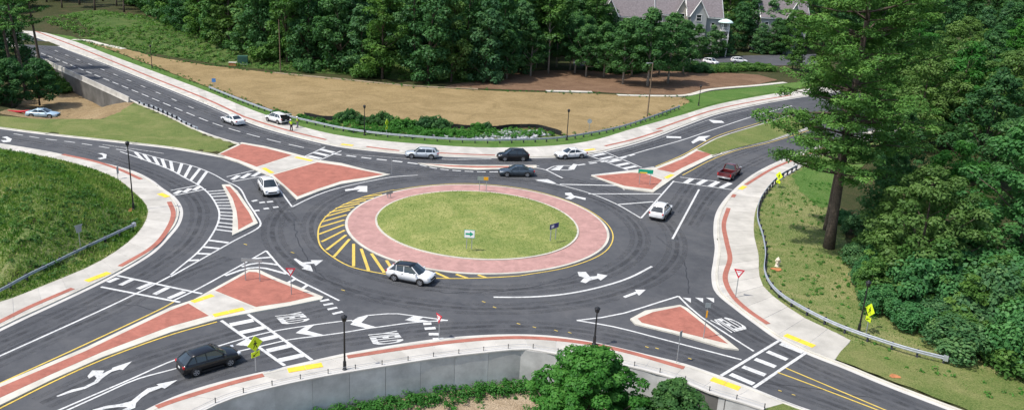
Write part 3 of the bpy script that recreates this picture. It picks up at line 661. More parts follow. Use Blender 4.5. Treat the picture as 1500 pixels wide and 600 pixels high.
# -- circulating lanes
line([(723, 435), (770, 435), (820, 431.5), (870, 422.5), (920, 407.5), (955, 390)], .26)
YEL = [(576.6, 278), (536, 287.5), (503, 300), (481, 314), (470, 327), (466, 340), (470, 361), (488.6, 377), (514, 390.5), (551, 399), (595, 405), (664.6, 407.8), (723, 406.2), (760, 404)]
line(YEL, .16, 'yellow')
line([(760, 404), (833, 391), (883, 371), (898, 349), (890.5, 329.5), (864, 309), (827, 292.5), (783, 279.8), (738, 272.4), (679, 269), (620, 272.4), (576, 279)], .13, 'yellow')
for a, b_ in (((518, 390), (518, 357)), ((540, 396), (529, 364)), ((563, 399), (544, 371)), ((580, 403), (566, 381)), ((489, 376), (512, 350)), ((478, 366), (507, 344)), ((471, 354), (505, 337)), ((467, 343), (504, 329)), ((467.5, 333), (504.5, 322)), ((471, 325), (508, 314.5)), ((476, 317.5), (513, 307)), ((483, 311), (519, 303)), ((492, 305), (527, 298)), ((503, 299.5), (536, 293.5)), ((517, 293.5), (548, 289.5)), ((534, 288), (560, 285)), ((657, 407.5), (637, 398.5)), ((685, 407.3), (668, 401.5)), ((712, 406.5), (700, 402.5)), ((630, 406.8), (612, 394))):
    bar(a, b_, .3, 'yellow', name='hatch_bar')
zshape([(540, 235), (560, 230), (620, 265), (700, 258), (690, 245), (800, 245), (735, 295), (720, 275), (640, 280), (690, 290), (712, 345), (610, 320), (635, 310), (600, 288)], 340, 340, 6)
zshape([(515, 95), (545, 95), (560, 112), (585, 110), (588, 101), (625, 108), (600, 126), (590, 119), (560, 126), (545, 136), (525, 131), (540, 116), (520, 110)], 640, 360, 2.5)
zshape([(680, 185), (730, 166), (725, 160), (765, 160), (740, 182), (733, 174), (690, 190)], 640, 360, 2.5)
zshape([(20, 510), (70, 503), (100, 490), (152, 490), (152, 525), (90, 522), (110, 510), (70, 513), (25, 520)], 500, 150, 4)
zshape([(310, 530), (345, 528), (362, 546), (432, 560), (430, 572), (370, 556), (345, 568), (310, 562), (337, 549), (312, 541)], 750, 150, 4)
zshape([(50, 312), (95, 280), (165, 275), (130, 292), (140, 308), (100, 303), (60, 322)], 1000, 130, 4); zshape([(150, 182), (230, 188), (245, 200), (180, 202)], 1000, 130, 4); zshape([(905, 198), (990, 200), (992, 211), (905, 208)], 750, 150, 4)
line([(20, 196), (62, 203), (110, 209), (160, 217), (185, 221)], .2, 'white', (1.8, 1.2)); line([(150, 212), (200, 219), (240, 225)], .2, 'worn_white')
zshape([(572, 300), (600, 298), (625, 305), (622, 328), (590, 335), (570, 328), (605, 322), (600, 308)], 0, 150, 4); zshape([(10, 205), (40, 200), (70, 215), (60, 232), (20, 235), (5, 222), (40, 222), (35, 212)], 0, 150, 4)
# yield bars at the entries
for a, b_ in (((469, 441), (482, 438.5)), ((474, 446.5), (488, 444)), ((480, 453), (494, 450)), ((487, 459.5), (502, 456))): bar(a, b_, .34, name='yield_bar')
for a, b_ in (((620, 474), (632, 473.5)), ((622, 481), (638, 480)), ((628, 489), (643, 489)), ((634, 496.5), (650, 496))): bar(a, b_, .42, name='yield_bar')
for x in (1006, 1024, 1040): shape([(x-6, 435.5), (x+6, 436.5), (x+6, 443)], name='yield_bar')
for a, b_ in (((369, 295), (377, 293)), ((380, 297), (388, 296)), ((391, 296), (400, 295)), ((372, 309), (380, 308)), ((386, 306), (394, 305)), ((400, 304), (408, 303))): bar(a, b_, .45, name='yield_bar')
# -- pavement words
def text_mesh(txt, size=1.0, bold=.03):
    cu = bpy.data.curves.new('word', 'FONT'); cu.body = txt; cu.size = size; cu.offset = bold; cu.align_x = 'CENTER'; cu.align_y = 'CENTER'; cu.resolution_u = 2
    o = bpy.data.objects.new('word', cu); COL.objects.link(o); bpy.context.view_layer.update()
    me = bpy.data.meshes.new_from_object(o.evaluated_get(bpy.context.evaluated_depsgraph_get())); bpy.data.objects.remove(o); return me
def word(corners, txt='YIELD'):            # corners: top-left, top-right, bottom-right, bottom-left as the driver reads it
    me = text_mesh(txt); co = np.array([v.co[:] for v in me.vertices]); lo, hi = co.min(0), co.max(0)
    c = [np.array(G(*q)) for q in corners]; z = zn(); V = []
    for p in co:
        u = (p[0]-lo[0])/(hi[0]-lo[0]); v = (p[1]-lo[1])/(hi[1]-lo[1])
        q = (c[0]*(1-u)+c[1]*u)*v+(c[3]*(1-u)+c[2]*u)*(1-v); V.append((q[0], q[1], z))
    for i, v in enumerate(V): me.vertices[i].co = v
    me.materials.clear(); me.materials.append(M['white']); o = bpy.data.objects.new('word_marking', me); link(o, road); return up_normals(o)
word([(441, 456.5), (456, 469.5), (415, 476), (401, 461)]); word([(581, 484), (593, 500.5), (548, 506), (538, 488)])
word([(1040, 469), (1067, 464), (1098, 480.5), (1068, 488)])
# -- double yellow on the south-east leg
line([(1139, 545), (1180, 560), (1285, 600), (1330, 618)], .14, 'yellow'); line([(1151, 538.5), (1190, 555), (1297, 600), (1345, 620)], .14, 'yellow')
line([(1106, 573), (1150, 588), (1200, 608)], .12, 'worn_white')
for p in ((757, 473), (780, 478), (812, 483), (832, 486), (945, 507), (960, 509), (1008, 524), (1140, 571), (1160, 577), (706, 441), (722, 449), (500, 424), (426, 369), (357, 357)):
    bar(p, (p[0]+5, p[1]+1.6), .10, 'yellow', name='layout_mark')

# -- wear: polished wheel tracks, darkened braking stretches and sealed joints
def track(px, off, w=.5, mat='polished', closed=False):
    P = smooth(GL(px), .8); stroke2('wheel_track', offset(P, off), w, M[mat])
def stroke2(name, P, w, mat):
    z = .004+.0004*(int(ZM[0]*1e5) % 9); zn(); A, B = offset(P, w/2), offset(P, -w/2); n = len(P)
    return mesh_obj(name, [(p[0], p[1], z) for p in A]+[(p[0], p[1], z) for p in B], [(i+n, i+1+n, i+1, i) for i in range(n-1)], mat, road)
for r0 in (RA+3.6, RA+7.6):
    a = np.linspace(0, 2*math.pi, 90)
    for o_ in (-.85, .85): stroke2('wheel_track', np.stack([CX+(r0+o_)*np.cos(a), CY+(r0+o_)*np.sin(a)], 1), .6, M['polished'])
    stroke2('oil_track', np.stack([CX+r0*np.cos(a), CY+r0*np.sin(a)], 1), .5, M['tyre_mark'])
for px in ([(-40, 545), (60, 500), (160, 455), (260, 404), (330, 376)], [(-40, 520), (60, 475), (150, 432), (220, 395), (270, 360), (290, 330), (290, 300), (262, 272), (200, 245), (120, 220), (0, 200)], [(60, 590), (160, 545), (260, 511), (380, 477), (480, 452)], [(120, 618), (220, 575), (340, 535), (450, 506), (560, 491), (660, 480), (780, 478), (900, 492), (1040, 528), (1160, 570), (1260, 606)],
           [(1020, 440), (1090, 485), (1170, 527), (1290, 578), (1380, 614)], [(985, 310), (1015, 268), (1060, 235), (1120, 213)], [(1010, 330), (1040, 285), (1085, 248), (1140, 222)], [(60, 68), (160, 108), (300, 164), (420, 205), (520, 223), (640, 234), (760, 236), (870, 232), (960, 210), (1060, 176), (1140, 156)], [(60, 78), (160, 118), (300, 178), (420, 214), (520, 237), (640, 252), (760, 256)], [(380, 262), (405, 300), (430, 330)]):
    for o_ in (-.8, .8): track(px, o_)
    track(px, 0, .45, 'tyre_mark')
for px in ([(-40, 535), (60, 490), (150, 449)], [(20, 470), (120, 449), (190, 447), (230, 455)], [(620, 425), (700, 428), (780, 420), (860, 398)], [(960, 345), (1000, 380), (1010, 430)], [(430, 320), (440, 360), (480, 410), (560, 440)], [(1120, 560), (1200, 570), (1290, 585)], [(100, 98), (140, 116), (180, 128)], [(700, 262), (800, 266), (860, 276)]):
    P = smooth(GL(px), .7); P = P+rng.normal(0, .10, P.shape); stroke2('sealed_crack', P, .07, M['seal'])
# ================================================================== walls, parapet, guard rails
def wall_panels(line, z_low, z_top, sec, thick, mat, label, cat, name, side, cap=None, posts=False):
    root = empty(name, (0, 0, 0), label=label, cat=cat)
    n = int(arclen(line)[-1]/sec)+1; A = resample(line, n)
    for i in range(n-1):
        a, b_ = A[i], A[i+1]; t = (b_-a)/np.hypot(*(b_-a)); nn = np.array([-t[1], t[0]])*side
        p = rng.normal(0, .006); g = t*.018
        q = [a+g+nn*p, b_-g+nn*p, b_-g+nn*(thick+p), a+g+nn*(thick+p)]
        zl = float(min(Hq([a+nn*thick*2])[0], Hq([b_+nn*thick*2])[0]))-.8 if z_low is None else z_low
        prism('panel', q, zl, z_top, mat, root)
    f = resample(line, n*2)
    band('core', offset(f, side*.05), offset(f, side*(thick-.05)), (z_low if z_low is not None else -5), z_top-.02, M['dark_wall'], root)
    if cap: band('coping', offset(f, side*-.06), offset(f, side*(thick+.08)), z_top+.003, z_top+cap, M['concrete_gutter'], root)
    return root
rw = wall_panels(offset(S_OUT, .0), None, .16, 2.7, .35, M['wall'], 'grey concrete retaining wall along the near sidewalk edge', 'retaining wall', 'retaining_wall', 1, .11)
rl = offset(S_OUT, .18)
rail = empty('cable_railing', label='thin dark railing on top of the grey retaining wall', cat='railing')
for p in resample(rl, int(arclen(rl)[-1]/1.9)):
    mb = MB(); mb.box((p[0], p[1], .27+.16), (.05, .05, .34)); mb.box((p[0], p[1], .615), (.07, .07, .03)); mb.build('post', M['black_metal'], rail)
for z, r in ((.56, .014), (.42, .008)):
    MB().tube([(p[0], p[1], z) for p in resample(rl, 70)], r, 5).build('rail', M['galv'], rail)
pl = S([(196, 150), (125, 117.5), (61, 88), (30, 71), (-60, 31)], 1.2)
pp = wall_panels(offset(pl, .5), None, .05, 4.0, .4, M['dark_wall'], 'dark retaining wall under the road at upper left', 'retaining wall', 'retaining_wall', 1)
pb = empty('bridge_parapet', label='pale concrete parapet barrier beside the road at upper left', cat='parapet')
pr = resample(offset(pl, .5), 24)
for i in range(23):
    a, b_ = pr[i], pr[i+1]; t = (b_-a)/np.hypot(*(b_-a)); nn = np.array([-t[1], t[0]]); g = t*.03
    V = []
    for p, s in ((a+g, 0), (b_-g, 0)):
        for o_, z in ((0, .06), (.52, .06), (.42, .35), (.34, 1.0), (.14, 1.0), (.08, .35)): V.append((*(p+nn*(o_-.05)), z))
    F = [(k, (k+1) % 6, (k+1) % 6+6, k+6) for k in range(6)]+[(5, 4, 3, 2, 1, 0), (6, 7, 8, 9, 10, 11)]
    mesh_obj('panel', V, F, M['parapet'], pb)
def guardrail(P, label, side=1, posts='dark_post', sp=1.95, z=.0, h=.74, end=True, flat=None):
    root = empty('guardrail', label=label, cat='guardrail', group='steel guardrails')
    P = np.asarray(P); R = resample(P, max(8, int(arclen(P)[-1]/.8)))
    zz = Hq(R)+z if flat is None else np.full(len(R), flat); prof = [(0, h), (.06, h-.03), (.06, h-.09), (0, h-.14), (.06, h-.19), (.06, h-.26), (0, h-.30)]
    V = []; n = len(R)
    for k, (o_, q) in enumerate(prof):
        O = offset(R, side*(o_+.03)); V += [(p[0], p[1], q+float(w)) for p, w in zip(O, zz)]
    F = [(k*n+i, k*n+i+1, (k+1)*n+i+1, (k+1)*n+i) for k in range(len(prof)-1) for i in range(n-1)]
    o = mesh_obj('rail', V, F, M['galv'], root); sm = o.modifiers.new('thick', 'SOLIDIFY'); sm.thickness = .02
    Q = resample(P, max(3, int(arclen(P)[-1]/sp)+1)); T = np.gradient(Q, axis=0); zq = Hq(Q)+z if flat is None else np.full(len(Q), flat); zq = np.maximum(zq, -.3)
    Q = offset(Q, -side*.08)
    for p, t, w in zip(Q, T, zq):
        a = math.atan2(t[1], t[0]); mb = MB(); mb.box((p[0], p[1], w+.32), (.15, .17, .86), a); mb.box((p[0]-.0, p[1], w+.60), (.14, .26, .30), a); mb.build('post', M[posts], root)
    if end:
        for e, t in ((R[0], R[0]-R[2]), (R[-1], R[-1]-R[-3])):
            a = math.atan2(t[1], t[0]); w = float(Hq([e])[0])+z if flat is None else flat; MB().box((e[0]+.1*math.cos(a), e[1]+.1*math.sin(a), w+h-.16), (.35, .28, .42), a).build('end_terminal', M['galv'], root)
    return root
guardrail(GUARD_N, 'long curved guardrail between the far sidewalk and the brown field', -1)
guardrail(S([(1165, 250), (1142, 264), (1126, 280), (1112, 303), (1109.5, 327), (1117, 352), (1121, 378), (1119.5, 405), (1130, 427), (1147, 443), (1180, 463), (1227, 486), (1285, 507), (1333, 522), (1381, 534)]), 'snaking guardrail outside the wide sidewalk on the right', -1)
guardrail(S([(196, 338), (160, 355), (120, 374), (70, 399), (45, 411), (0, 436), (-40, 455)]), 'grey guardrail at the foot of the grassy hill on the left', 1, flat=.08)
guardrail(S([(205, 153), (230, 163), (250, 172), (288, 190)]), 'short guardrail with dark posts beside the grass triangle', 1, sp=1.7, posts='dark_post')
# silt fence beside the pond
sf = S([(446, 172), (480, 177), (533, 178), (580, 184.5), (624, 187), (660, 188.5), (696, 190.5), (732, 191), (756, 188.5), (792, 190), (822, 199)], 1.0)
sr = empty('silt_fence', label='low black fabric silt fence along the edge of the brown field', cat='fence')
zz = Hq(sf); n = len(sf); o = mesh_obj('fabric', [(p[0], p[1]+.03*math.sin(i*2.1), float(w)+.02) for i, (p, w) in enumerate(zip(sf, zz))]+[(p[0], p[1]+.05*math.sin(i*1.7), float(w)+.75+.05*math.sin(i*1.3)) for i, (p, w) in enumerate(zip(sf, zz))], [(i, i+1, i+1+n, i+n) for i in range(n-1)], M['fabric_black'], sr)
o.modifiers.new('thick', 'SOLIDIFY').thickness = .02
for p in resample(sf, 34): MB().box((p[0], p[1]+.06, float(Hq([p])[0])+.45), (.06, .06, .95)).build('post', M['wood_pole'], sr)

# ================================================================== plants
def rot_frames(N):
    N = N/np.maximum(np.linalg.norm(N, axis=1), 1e-9)[:, None]
    a = np.where(np.abs(N[:, 2:3]) > .9, np.array([[1., 0, 0]]), np.array([[0, 0, 1.]]))
    U = np.cross(N, a); U /= np.maximum(np.linalg.norm(U, axis=1), 1e-9)[:, None]
    return U, np.cross(N, U)
def leaves(C, per, size, rg, up=.45, squash=.8, shell=.55, aspect=.6, droop=0.0):
    """leaf faces spread through spherical clumps C (x,y,z,r); returns verts, faces, tone"""
    n = len(C); k = np.repeat(np.arange(n), per) if np.isscalar(per) else np.repeat(np.arange(n), per)
    c = C[k]; m = len(k)
    d = rg.normal(0, 1, (m, 3)); d[:, 2] = d[:, 2]+up*.8; d /= np.linalg.norm(d, axis=1)[:, None]
    r = c[:, 3]*(shell+(1-shell)*rg.random(m)**.6)
    p = c[:, :3]+d*r[:, None]*np.array([1, 1, squash])
    N = d+rg.normal(0, .45, (m, 3))+np.array([0, 0, up+.35]); U, Vv = rot_frames(N)
    th = rg.random(m)*2*np.pi; A = U*np.cos(th)[:, None]+Vv*np.sin(th)[:, None]; B = -U*np.sin(th)[:, None]+Vv*np.cos(th)[:, None]
    s = size*(.6+.8*rg.random(m)); h = (s*.5)[:, None]; w = (s*.5*aspect)[:, None]
    Nn = N/np.linalg.norm(N, axis=1)[:, None]
    V = np.stack([p-A*h-Nn*h*droop, p+B*w, p+A*h-Nn*h*droop, p-B*w], 1).reshape(-1, 3)
    F = np.arange(4*m).reshape(-1, 4)
    ct = rg.random(n)[k]
    tone = np.clip(.5*ct+.42*rg.random(m)+.14*(d[:, 2]), 0, 1)
    return V, F, tone
def limb_tube(mb, a, b_, r0, r1, rg, n=6, seg=4, bend=.12):
    a, b_ = np.array(a, float), np.array(b_, float); L = np.linalg.norm(b_-a); P = []
    off = rg.normal(0, bend*L, 3)
    for i in range(seg+1):
        t = i/seg; P.append(a+(b_-a)*t+off*math.sin(math.pi*t)*.5)
    mb.tube(P, [r0+(r1-r0)*i/seg for i in range(seg+1)], n)
class Plant:                                # trunk mesh + crown mesh, reused by copies
    def __init__(s, trunk, crown): s.trunk, s.crown = trunk, crown
def mb_mesh(mb, name, mat):
    o = mb.build(name, mat, smooth=True); me = o.data; bpy.data.objects.remove(o); return me
def broadleaf(seed, h, rad, base, nclump, per, lsize, leafm, cr=(1.1, 2.0), barkm='bark', trunk_r=.28, top=1.0, flat=.62):
    rg = np.random.default_rng(seed); mb = MB()
    lean = rg.normal(0, .03*h, 2)
    tp = [(lean[0]*(t**2), lean[1]*(t**2), h*.86*t-.3*(t == 0)) for t in np.linspace(0, 1, 7)]
    mb.tube(tp, [trunk_r*(1.25 if i == 0 else 1)*(1-.85*i/6) for i in range(7)], 8)
    C = []
    tries = 0
    while len(C) < nclump and tries < 9000:
        tries += 1
        t = rg.random(); z = base+(h-base)*t
        prof = (math.sin(math.pi*min(1, .18+.82*t))**.62)*(1-.25*t) if top else 1
        a = rg.random()*2*math.pi; q = rad*prof*(rg.random()**.38)*(1+.22*math.sin(3*a+seed)+.12*math.sin(5*a+2*seed))
        r = rg.uniform(*cr)*(1-.25*t)
        c = np.array([q*math.cos(a)+lean[0]*t, q*math.sin(a)+lean[1]*t, z-r*.4, r])
        if all(np.linalg.norm((c[:3]-e[:3])) > .52*max(r, e[3]) for e in C): C.append(c)
    C = np.array(C)
    for c in C[::3]:
        z0 = max(base*.75, c[2]-np.hypot(c[0], c[1])*.8-.6); z0 = min(z0, h*.8); t = z0/(h*.86)
        limb_tube(mb, (lean[0]*t*t, lean[1]*t*t, z0), c[:3], trunk_r*.42*(1.1-t), .03, rg, 5, 3)
    V, F, T = leaves(C, per, lsize, rg, squash=flat)
    return Plant(mb_mesh(mb, 'trunk', M[barkm]), fast_mesh('crown', V, F, M[leafm], 'mesh', tone=T))
def pine(seed, h, rad, base, ntier, per, lsize, leafm='needle', trunk_r=.42, barkm='bark', top_thin=.35, clump=(.6, 1.1), nb=(4, 7)):
    rg = np.random.default_rng(seed); mb = MB(); sway = rg.normal(0, .012*h, 2)
    def ax(z): t = z/h; return np.array([sway[0]*math.sin(t*2.4), sway[1]*math.sin(t*2.0), z])
    mb.tube([ax(h*t) - (np.array([0, 0, .4]) if t == 0 else 0) for t in np.linspace(0, 1, 12)], [trunk_r*(1.3 if t == 0 else 1)*(1-.9*t**1.2)+.02 for t in np.linspace(0, 1, 12)], 9)
    C = []
    for i in range(ntier):
        t = (i+rg.random()*.6)/ntier; z = base+(h-base)*t
        L = rad*(1-(1-top_thin)*t**1.4)*(.55+.45*min(1, t*4+.3))
        for k in range(rg.integers(*nb)):
            a = rg.random()*2*math.pi; l = L*rg.uniform(.45, 1.05); up = rg.uniform(-.06, .30)+.25*t
            p0 = ax(z); tip = p0+np.array([l*math.cos(a), l*math.sin(a), l*up])
            limb_tube(mb, p0, tip, .085*(1.2-t)*max(.6, l/5), .02, rg, 5, 3, .06)
            m = max(2, int(l/1.0))
            for j in range(m):
                f = .35+.65*(j+rg.random())/m; q = p0+(tip-p0)*f+rg.normal(0, .32, 3)*np.array([1, 1, .45])*(1+.25*l*.3)
                C.append((*q, rg.uniform(*clump)))
    C = np.array(C); V, F, T = leaves(C, per, lsize, rg, up=.6, squash=.42, shell=.15, aspect=.38)
    return Plant(mb_mesh(mb, 'trunk', M[barkm]), fast_mesh('crown', V, F, M[leafm], 'mesh', tone=T))
def shrub(seed, h, rad, nclump, per, lsize, leafm, cr=(.45, .8), stem=.05, low=.15):
    rg = np.random.default_rng(seed); mb = MB(); C = []
    for i in range(nclump):
        a = rg.random()*2*math.pi; q = rad*rg.random()**.5*.85; t = rg.random()**.8
        top = h*(1-.55*(q/rad)**2)*rg.uniform(.75, 1.05); r = rg.uniform(*cr)
        C.append((q*math.cos(a), q*math.sin(a), max(r*.5, low*h+(top-low*h-r*.5)*t), r))
    C = np.array(C)
    for c in C[::4]: limb_tube(mb, (c[0]*.15, c[1]*.15, -.1), c[:3], stem, .015, rg, 5, 3)
    V, F, T = leaves(C, per, lsize, rg, up=.45)
    return Plant(mb_mesh(mb, 'stems', M['bark']), fast_mesh('foliage', V, F, M[leafm], 'mesh', tone=T))
def plant(p, loc, label, cat='tree', name='tree', group=None, s=1.0, rz=None, sz=None, sink=.05, shrubby=False):
    x, y = loc[:2]; z = loc[2] if len(loc) > 2 else float(Hq([(x, y)])[0])
    r = empty(name, (x, y, z-sink), random.random()*6.28 if rz is None else rz, label, cat, group)
    r.scale = (s, s, s if sz is None else sz)
    link(bpy.data.objects.new('stems' if shrubby else 'trunk', p.trunk), r); link(bpy.data.objects.new('foliage' if shrubby else 'crown', p.crown), r)
    return r
# ---- kinds
FT = [broadleaf(11, 21, 5.2, 2.0, 92, 90, .62, 'leaf_dark', (1.2, 2.2)), broadleaf(12, 23, 4.6, 3.0, 88, 90, .60, 'leaf_mid', (1.1, 2.0), trunk_r=.25),
      broadleaf(13, 19, 5.6, 1.5, 92, 90, .62, 'leaf_dark', (1.3, 2.3)), broadleaf(14, 17, 4.4, 1.2, 78, 90, .58, 'leaf_blue', (1.1, 1.9))]
FT.append(broadleaf(17, 18, 4.6, 1.5, 80, 90, .56, 'leaf_olive', (1.1, 1.9)))
FTALL = broadleaf(15, 24, 4.2, 9.5, 60, 90, .6, 'leaf_mid', (1.1, 1.9), 'pale_bark', .22)
FP = [pine(21, 27, 4.2, 11, 13, 26, .8, trunk_r=.28, clump=(.7, 1.2)), pine(22, 25, 3.8, 13, 10, 26, .8, trunk_r=.24, clump=(.7, 1.2))]
CLEAR = broadleaf(16, 15.5, 4.6, 4.2, 70, 110, .5, 'leaf_dark', (1.0, 1.7), 'pale_bark', .26)
UNDER = [shrub(31, 4.5, 3.2, 34, 70, .5, 'leaf_mid', (.8, 1.4)), shrub(32, 3.4, 2.8, 30, 70, .46, 'leaf_dark', (.7, 1.2))]
rgp = np.random.default_rng(99)
# ---- wood behind the brown field
front = np.array(GL([(212, 20), (244, 42), (282, 60), (318, 73), (352, 83), (386, 90), (424, 97), (460, 102), (500, 106), (545, 112), (590, 117), (640, 120), (690, 121), (735, 115)]))
fl = resample(front, 26)
lab_front = ['dense broadleaf tree in the front row of the wood behind the brown field', 'dense broadleaf tree deeper in the wood behind the brown field']
ORD = 'first second third fourth fifth sixth seventh eighth ninth tenth eleventh twelfth thirteenth fourteenth fifteenth sixteenth seventeenth eighteenth nineteenth twentieth twenty-first twenty-second twenty-third twenty-fourth twenty-fifth twenty-sixth'.split()
used = []
def far_enough(x, y, d):
    if any((x-a)**2+(y-b)**2 < d*d for a, b in used): return False
    used.append((x, y)); return True
for i, p in enumerate(fl):
    q = p+rgp.normal(0, 1.0, 2); far_enough(*q, 0)
    plant(FT[[0, 2, 3, 1, 2, 4, 3, 0, 1][i % 9]], q, ('leftmost' if i == 0 else ORD[i])+' tree from the left in the front row of the wood behind the field' if i else 'leftmost tree in the front row of the wood behind the field', group='front row of the wood', s=rgp.uniform(.80, 1.08), sz=rgp.uniform(.85, 1.15))
    if i % 2 == 0 and i < 22 and np.hypot(*(p-np.array(G(352, 96)))) > 7.5:
        u = p+np.array([rgp.normal(0, 1.2), -3.2]); plant(UNDER[i//2 % 2], u, 'leafy understorey bush at the foot of the wood behind the field', 'bush', 'bush', 'understorey bushes below the wood', rgp.uniform(.8, 1.2), shrubby=True)
for row in range(1, 6):
    for i, p in enumerate(fl):
        q = p+np.array([rgp.normal(0, 2.0)+row*1.2, row*9+rgp.normal(0, 2)])
        if q[0] > -2+row*1.5 and q[1] > 205: continue
        if far_enough(*q, 5.5): plant(FT[rgp.integers(0, 5)], q, lab_front[1], group='deeper trees of the wood', s=rgp.uniform(.9, 1.15), sz=rgp.uniform(.95, 1.25))
for px, lab in (((608, 116), 'tall bare-stemmed pine standing in the middle of the wood'),): plant(FP[1], G(*px), lab, 'pine tree', 'pine_tree')
plant(FTALL, G(803, 108), 'tall slim tree with a pale bare trunk at the right end of the wood')
for px, s in (((777, 112), .8), ((742, 116), .7), ((765, 104), .95), ((785, 100), 1.0), ((835, 103), .9), ((815, 99), 1.0), ((858, 101), .85)):
    plant(FTALL if s > .93 else CLEAR, G(*px), 'slender tree over the mulch at the right end of the wood', group='slender trees over the mulch', s=s)
# ---- clear-stemmed trees in front of the car park
for px, s, lab in (((912, 124), .95, 'left of the three pale-stemmed trees in front of the car park'), ((948, 127), 1.12, 'middle one of the three pale-stemmed trees in front of the car park'), ((978, 123), 1.05, 'right of the three pale-stemmed trees in front of the car park')):
    plant(CLEAR, G(*px), lab, s=s)
for px in ((858, 113), (884, 114), (925, 112), (842, 108), (965, 111), (1000, 109)): plant(CLEAR, G(*px), 'dark shade tree behind the pale-stemmed trees by the car park', group='dark trees by the car park', s=rgp.uniform(.7, .95))
hedge = shrub(33, 2.4, 2.6, 40, 80, .34, 'leaf_dark', (.6, 1.0)); hedge2 = shrub(34, 2.2, 2.6, 40, 80, .34, 'leaf_mid', (.6, 1.0))
for i, x in enumerate(np.linspace(870, 1125, 17)): plant(hedge if x < 1040 else hedge2, G(x, 104.5+(1.5 if x > 1010 else 3)*math.sin(x*.05)), 'clipped hedge bush beside the car park', 'bush', 'hedge_bush', 'hedge along the car park', rgp.uniform(.95, 1.2), shrubby=True)
# ---- behind the car park, round the houses
for px, k, s in (((1075, 74), 2, .8), ((1098, 74), 0, .82), ((1125, 76), 3, .95), ((1150, 74), 1, .85), ((1010, 70), 3, .55), ((985, 68), 2, .5), ((1180, 72), 0, .9), ((1215, 70), 2, .95), ((1250, 72), 0, 1), ((1290, 76), 1, 1), ((1335, 80), 2, 1), ((1380, 82), 0, 1), ((1430, 86), 3, 1), ((1480, 90), 2, 1), ((950, 72), 3, .5), ((925, 71), 2, .55), ((1035, 73), 3, .45), ((895, 72), 0, .6)):
    plant(FT[k], G(*px), 'broadleaf tree round the townhouses beyond the car park', group='trees round the townhouses', s=s)
for i in range(46):
    x = rgp.uniform(20, 210); y = rgp.uniform(285, 420)
    if far_enough(x, y, 9): plant(FT[rgp.integers(0, 5)], (x, y), 'distant broadleaf tree behind the townhouses', group='distant trees behind the townhouses', s=rgp.uniform(1, 1.3))
for px, k, s in (((1003, 85.5), 3, 0.58), ((1022, 85.5), 2, 0.52), ((1040, 85.5), 3, 0.56), ((1054, 84), 2, .40), ((1064, 83), 3, .45), ((968, 85.5), 0, 0.47), ((948, 85.5), 2, 0.50), ((925, 85.5), 3, 0.56), ((903, 85.5), 0, 0.49), ((880, 85.5), 1, 0.56), ((1128, 80), 2, .6), ((1110, 79), 3, .55), ((1150, 80), 0, .6)):
    plant(FT[k], G(*px), 'leafy tree directly in front of the townhouses', group='trees in front of the townhouses', s=s)
for px, k, s in (((866, 86), 1, .85), ((852, 82), 0, .95), ((838, 80), 2, 1.0), ((824, 80), 3, 1.1), ((872, 74), 1, .9), ((856, 70), 0, 1.0), ((840, 68), 2, 1.1), ((868, 60), 1, 1.1), ((850, 56), 0, 1.2)):
    plant(FT[k], G(*px), 'broadleaf tree left of the townhouses behind the mulch', group='trees left of the townhouses', s=s)
for i in range(30):
    x = rgp.uniform(-34, 8); y = rgp.uniform(232, 330)
    if far_enough(x, y, 7): plant(FT[rgp.integers(0, 5)], (x, y), lab_front[1], group='deeper trees of the wood', s=rgp.uniform(1, 1.25))
# ---- top left: open wood above the vine slope, and along the far end of the road
for px, k in (((70, 16), 0), ((92, 22), 1), ((118, 20), 0), ((140, 26), 1), ((152, 14), 0), ((172, 22), 1), ((183, 30), 0), ((105, 8), 1), ((60, 8), 0), ((130, 6), 1)):
    plant(FP[k], G(*px), 'slim pine with a bare stem above the vine slope at upper left', 'pine tree', 'pine_tree', 'bare-stemmed pines at upper left', rgp.uniform(.8, 1.0))
for i in range(26):
    x = rgp.uniform(-260, -120); y = rgp.uniform(262, 340)
    if far_enough(x, y, 9): plant(FT[rgp.integers(0, 5)], (x, y), 'distant broadleaf tree at the far end of the road at upper left', group='distant trees at upper left', s=rgp.uniform(.9, 1.2))
for px, k, s in (((1450, 48), 0, 1.2), ((1490, 54), 2, 1.2), ((1515, 44), 1, 1.3), ((1420, 44), 3, 1.2), ((1470, 34), 2, 1.4), ((1500, 26), 0, 1.5), ((1395, 40), 1, 1.2), ((1365, 46), 2, 1.1), ((1430, 30), 0, 1.4)):
    plant(FT[k], G(*px), 'distant broadleaf tree at the upper right corner', group='distant trees at the upper right corner', s=s)
for px, k, s in (((2, 16), 2, .7), ((22, 24), 3, .6), ((38, 20), 0, .6), ((-20, 8), 2, .8)):
    plant(FT[k], G(*px), 'broadleaf tree where the upper left road leaves the picture', group='trees at the far end of the upper left road', s=s)
# ---- left edge pines and bushes
LP = pine(23, 24, 4.0, 12, 10, 40, .5, trunk_r=.30, clump=(.6, 1.0))
for px, lab, s in (((61, 100), 'leaning pine trunk closest to the parapet at the left edge', 1.0), ((36, 118), 'tall pine with dark trunk left of the parapet', 1.05), ((20, 112), 'dark pine among the bushes at the left edge', 1.0)):
    o = plant(LP, (*G(*px), -2.9), lab, 'pine tree', 'pine_tree', s=s); o.rotation_euler = (math.radians(1), math.radians(-4), random.random())
YP = broadleaf(24, 9, 3.6, 1.4, 70, 130, .34, 'leaf_dark', (.7, 1.2), trunk_r=.16)
for px, lab, s in (((18, 158), 'bushy dark tree in front of the pines at the left edge', 1.0), ((58, 152), 'bushy dark tree beside the bare clearing at left', .95), ((-12, 148), 'dark bushy tree cut by the left border', 1.1)):
    plant(YP, (*G(*px, -2.6), -2.6), lab, s=s)
for px in ((-30, 120), (-10, 95), (10, 85), (-45, 140), (25, 92)): plant(FT[3], (*G(*px), -3.0), 'dark tree filling the left border behind the pines', group='dark trees at the left border', s=.85)
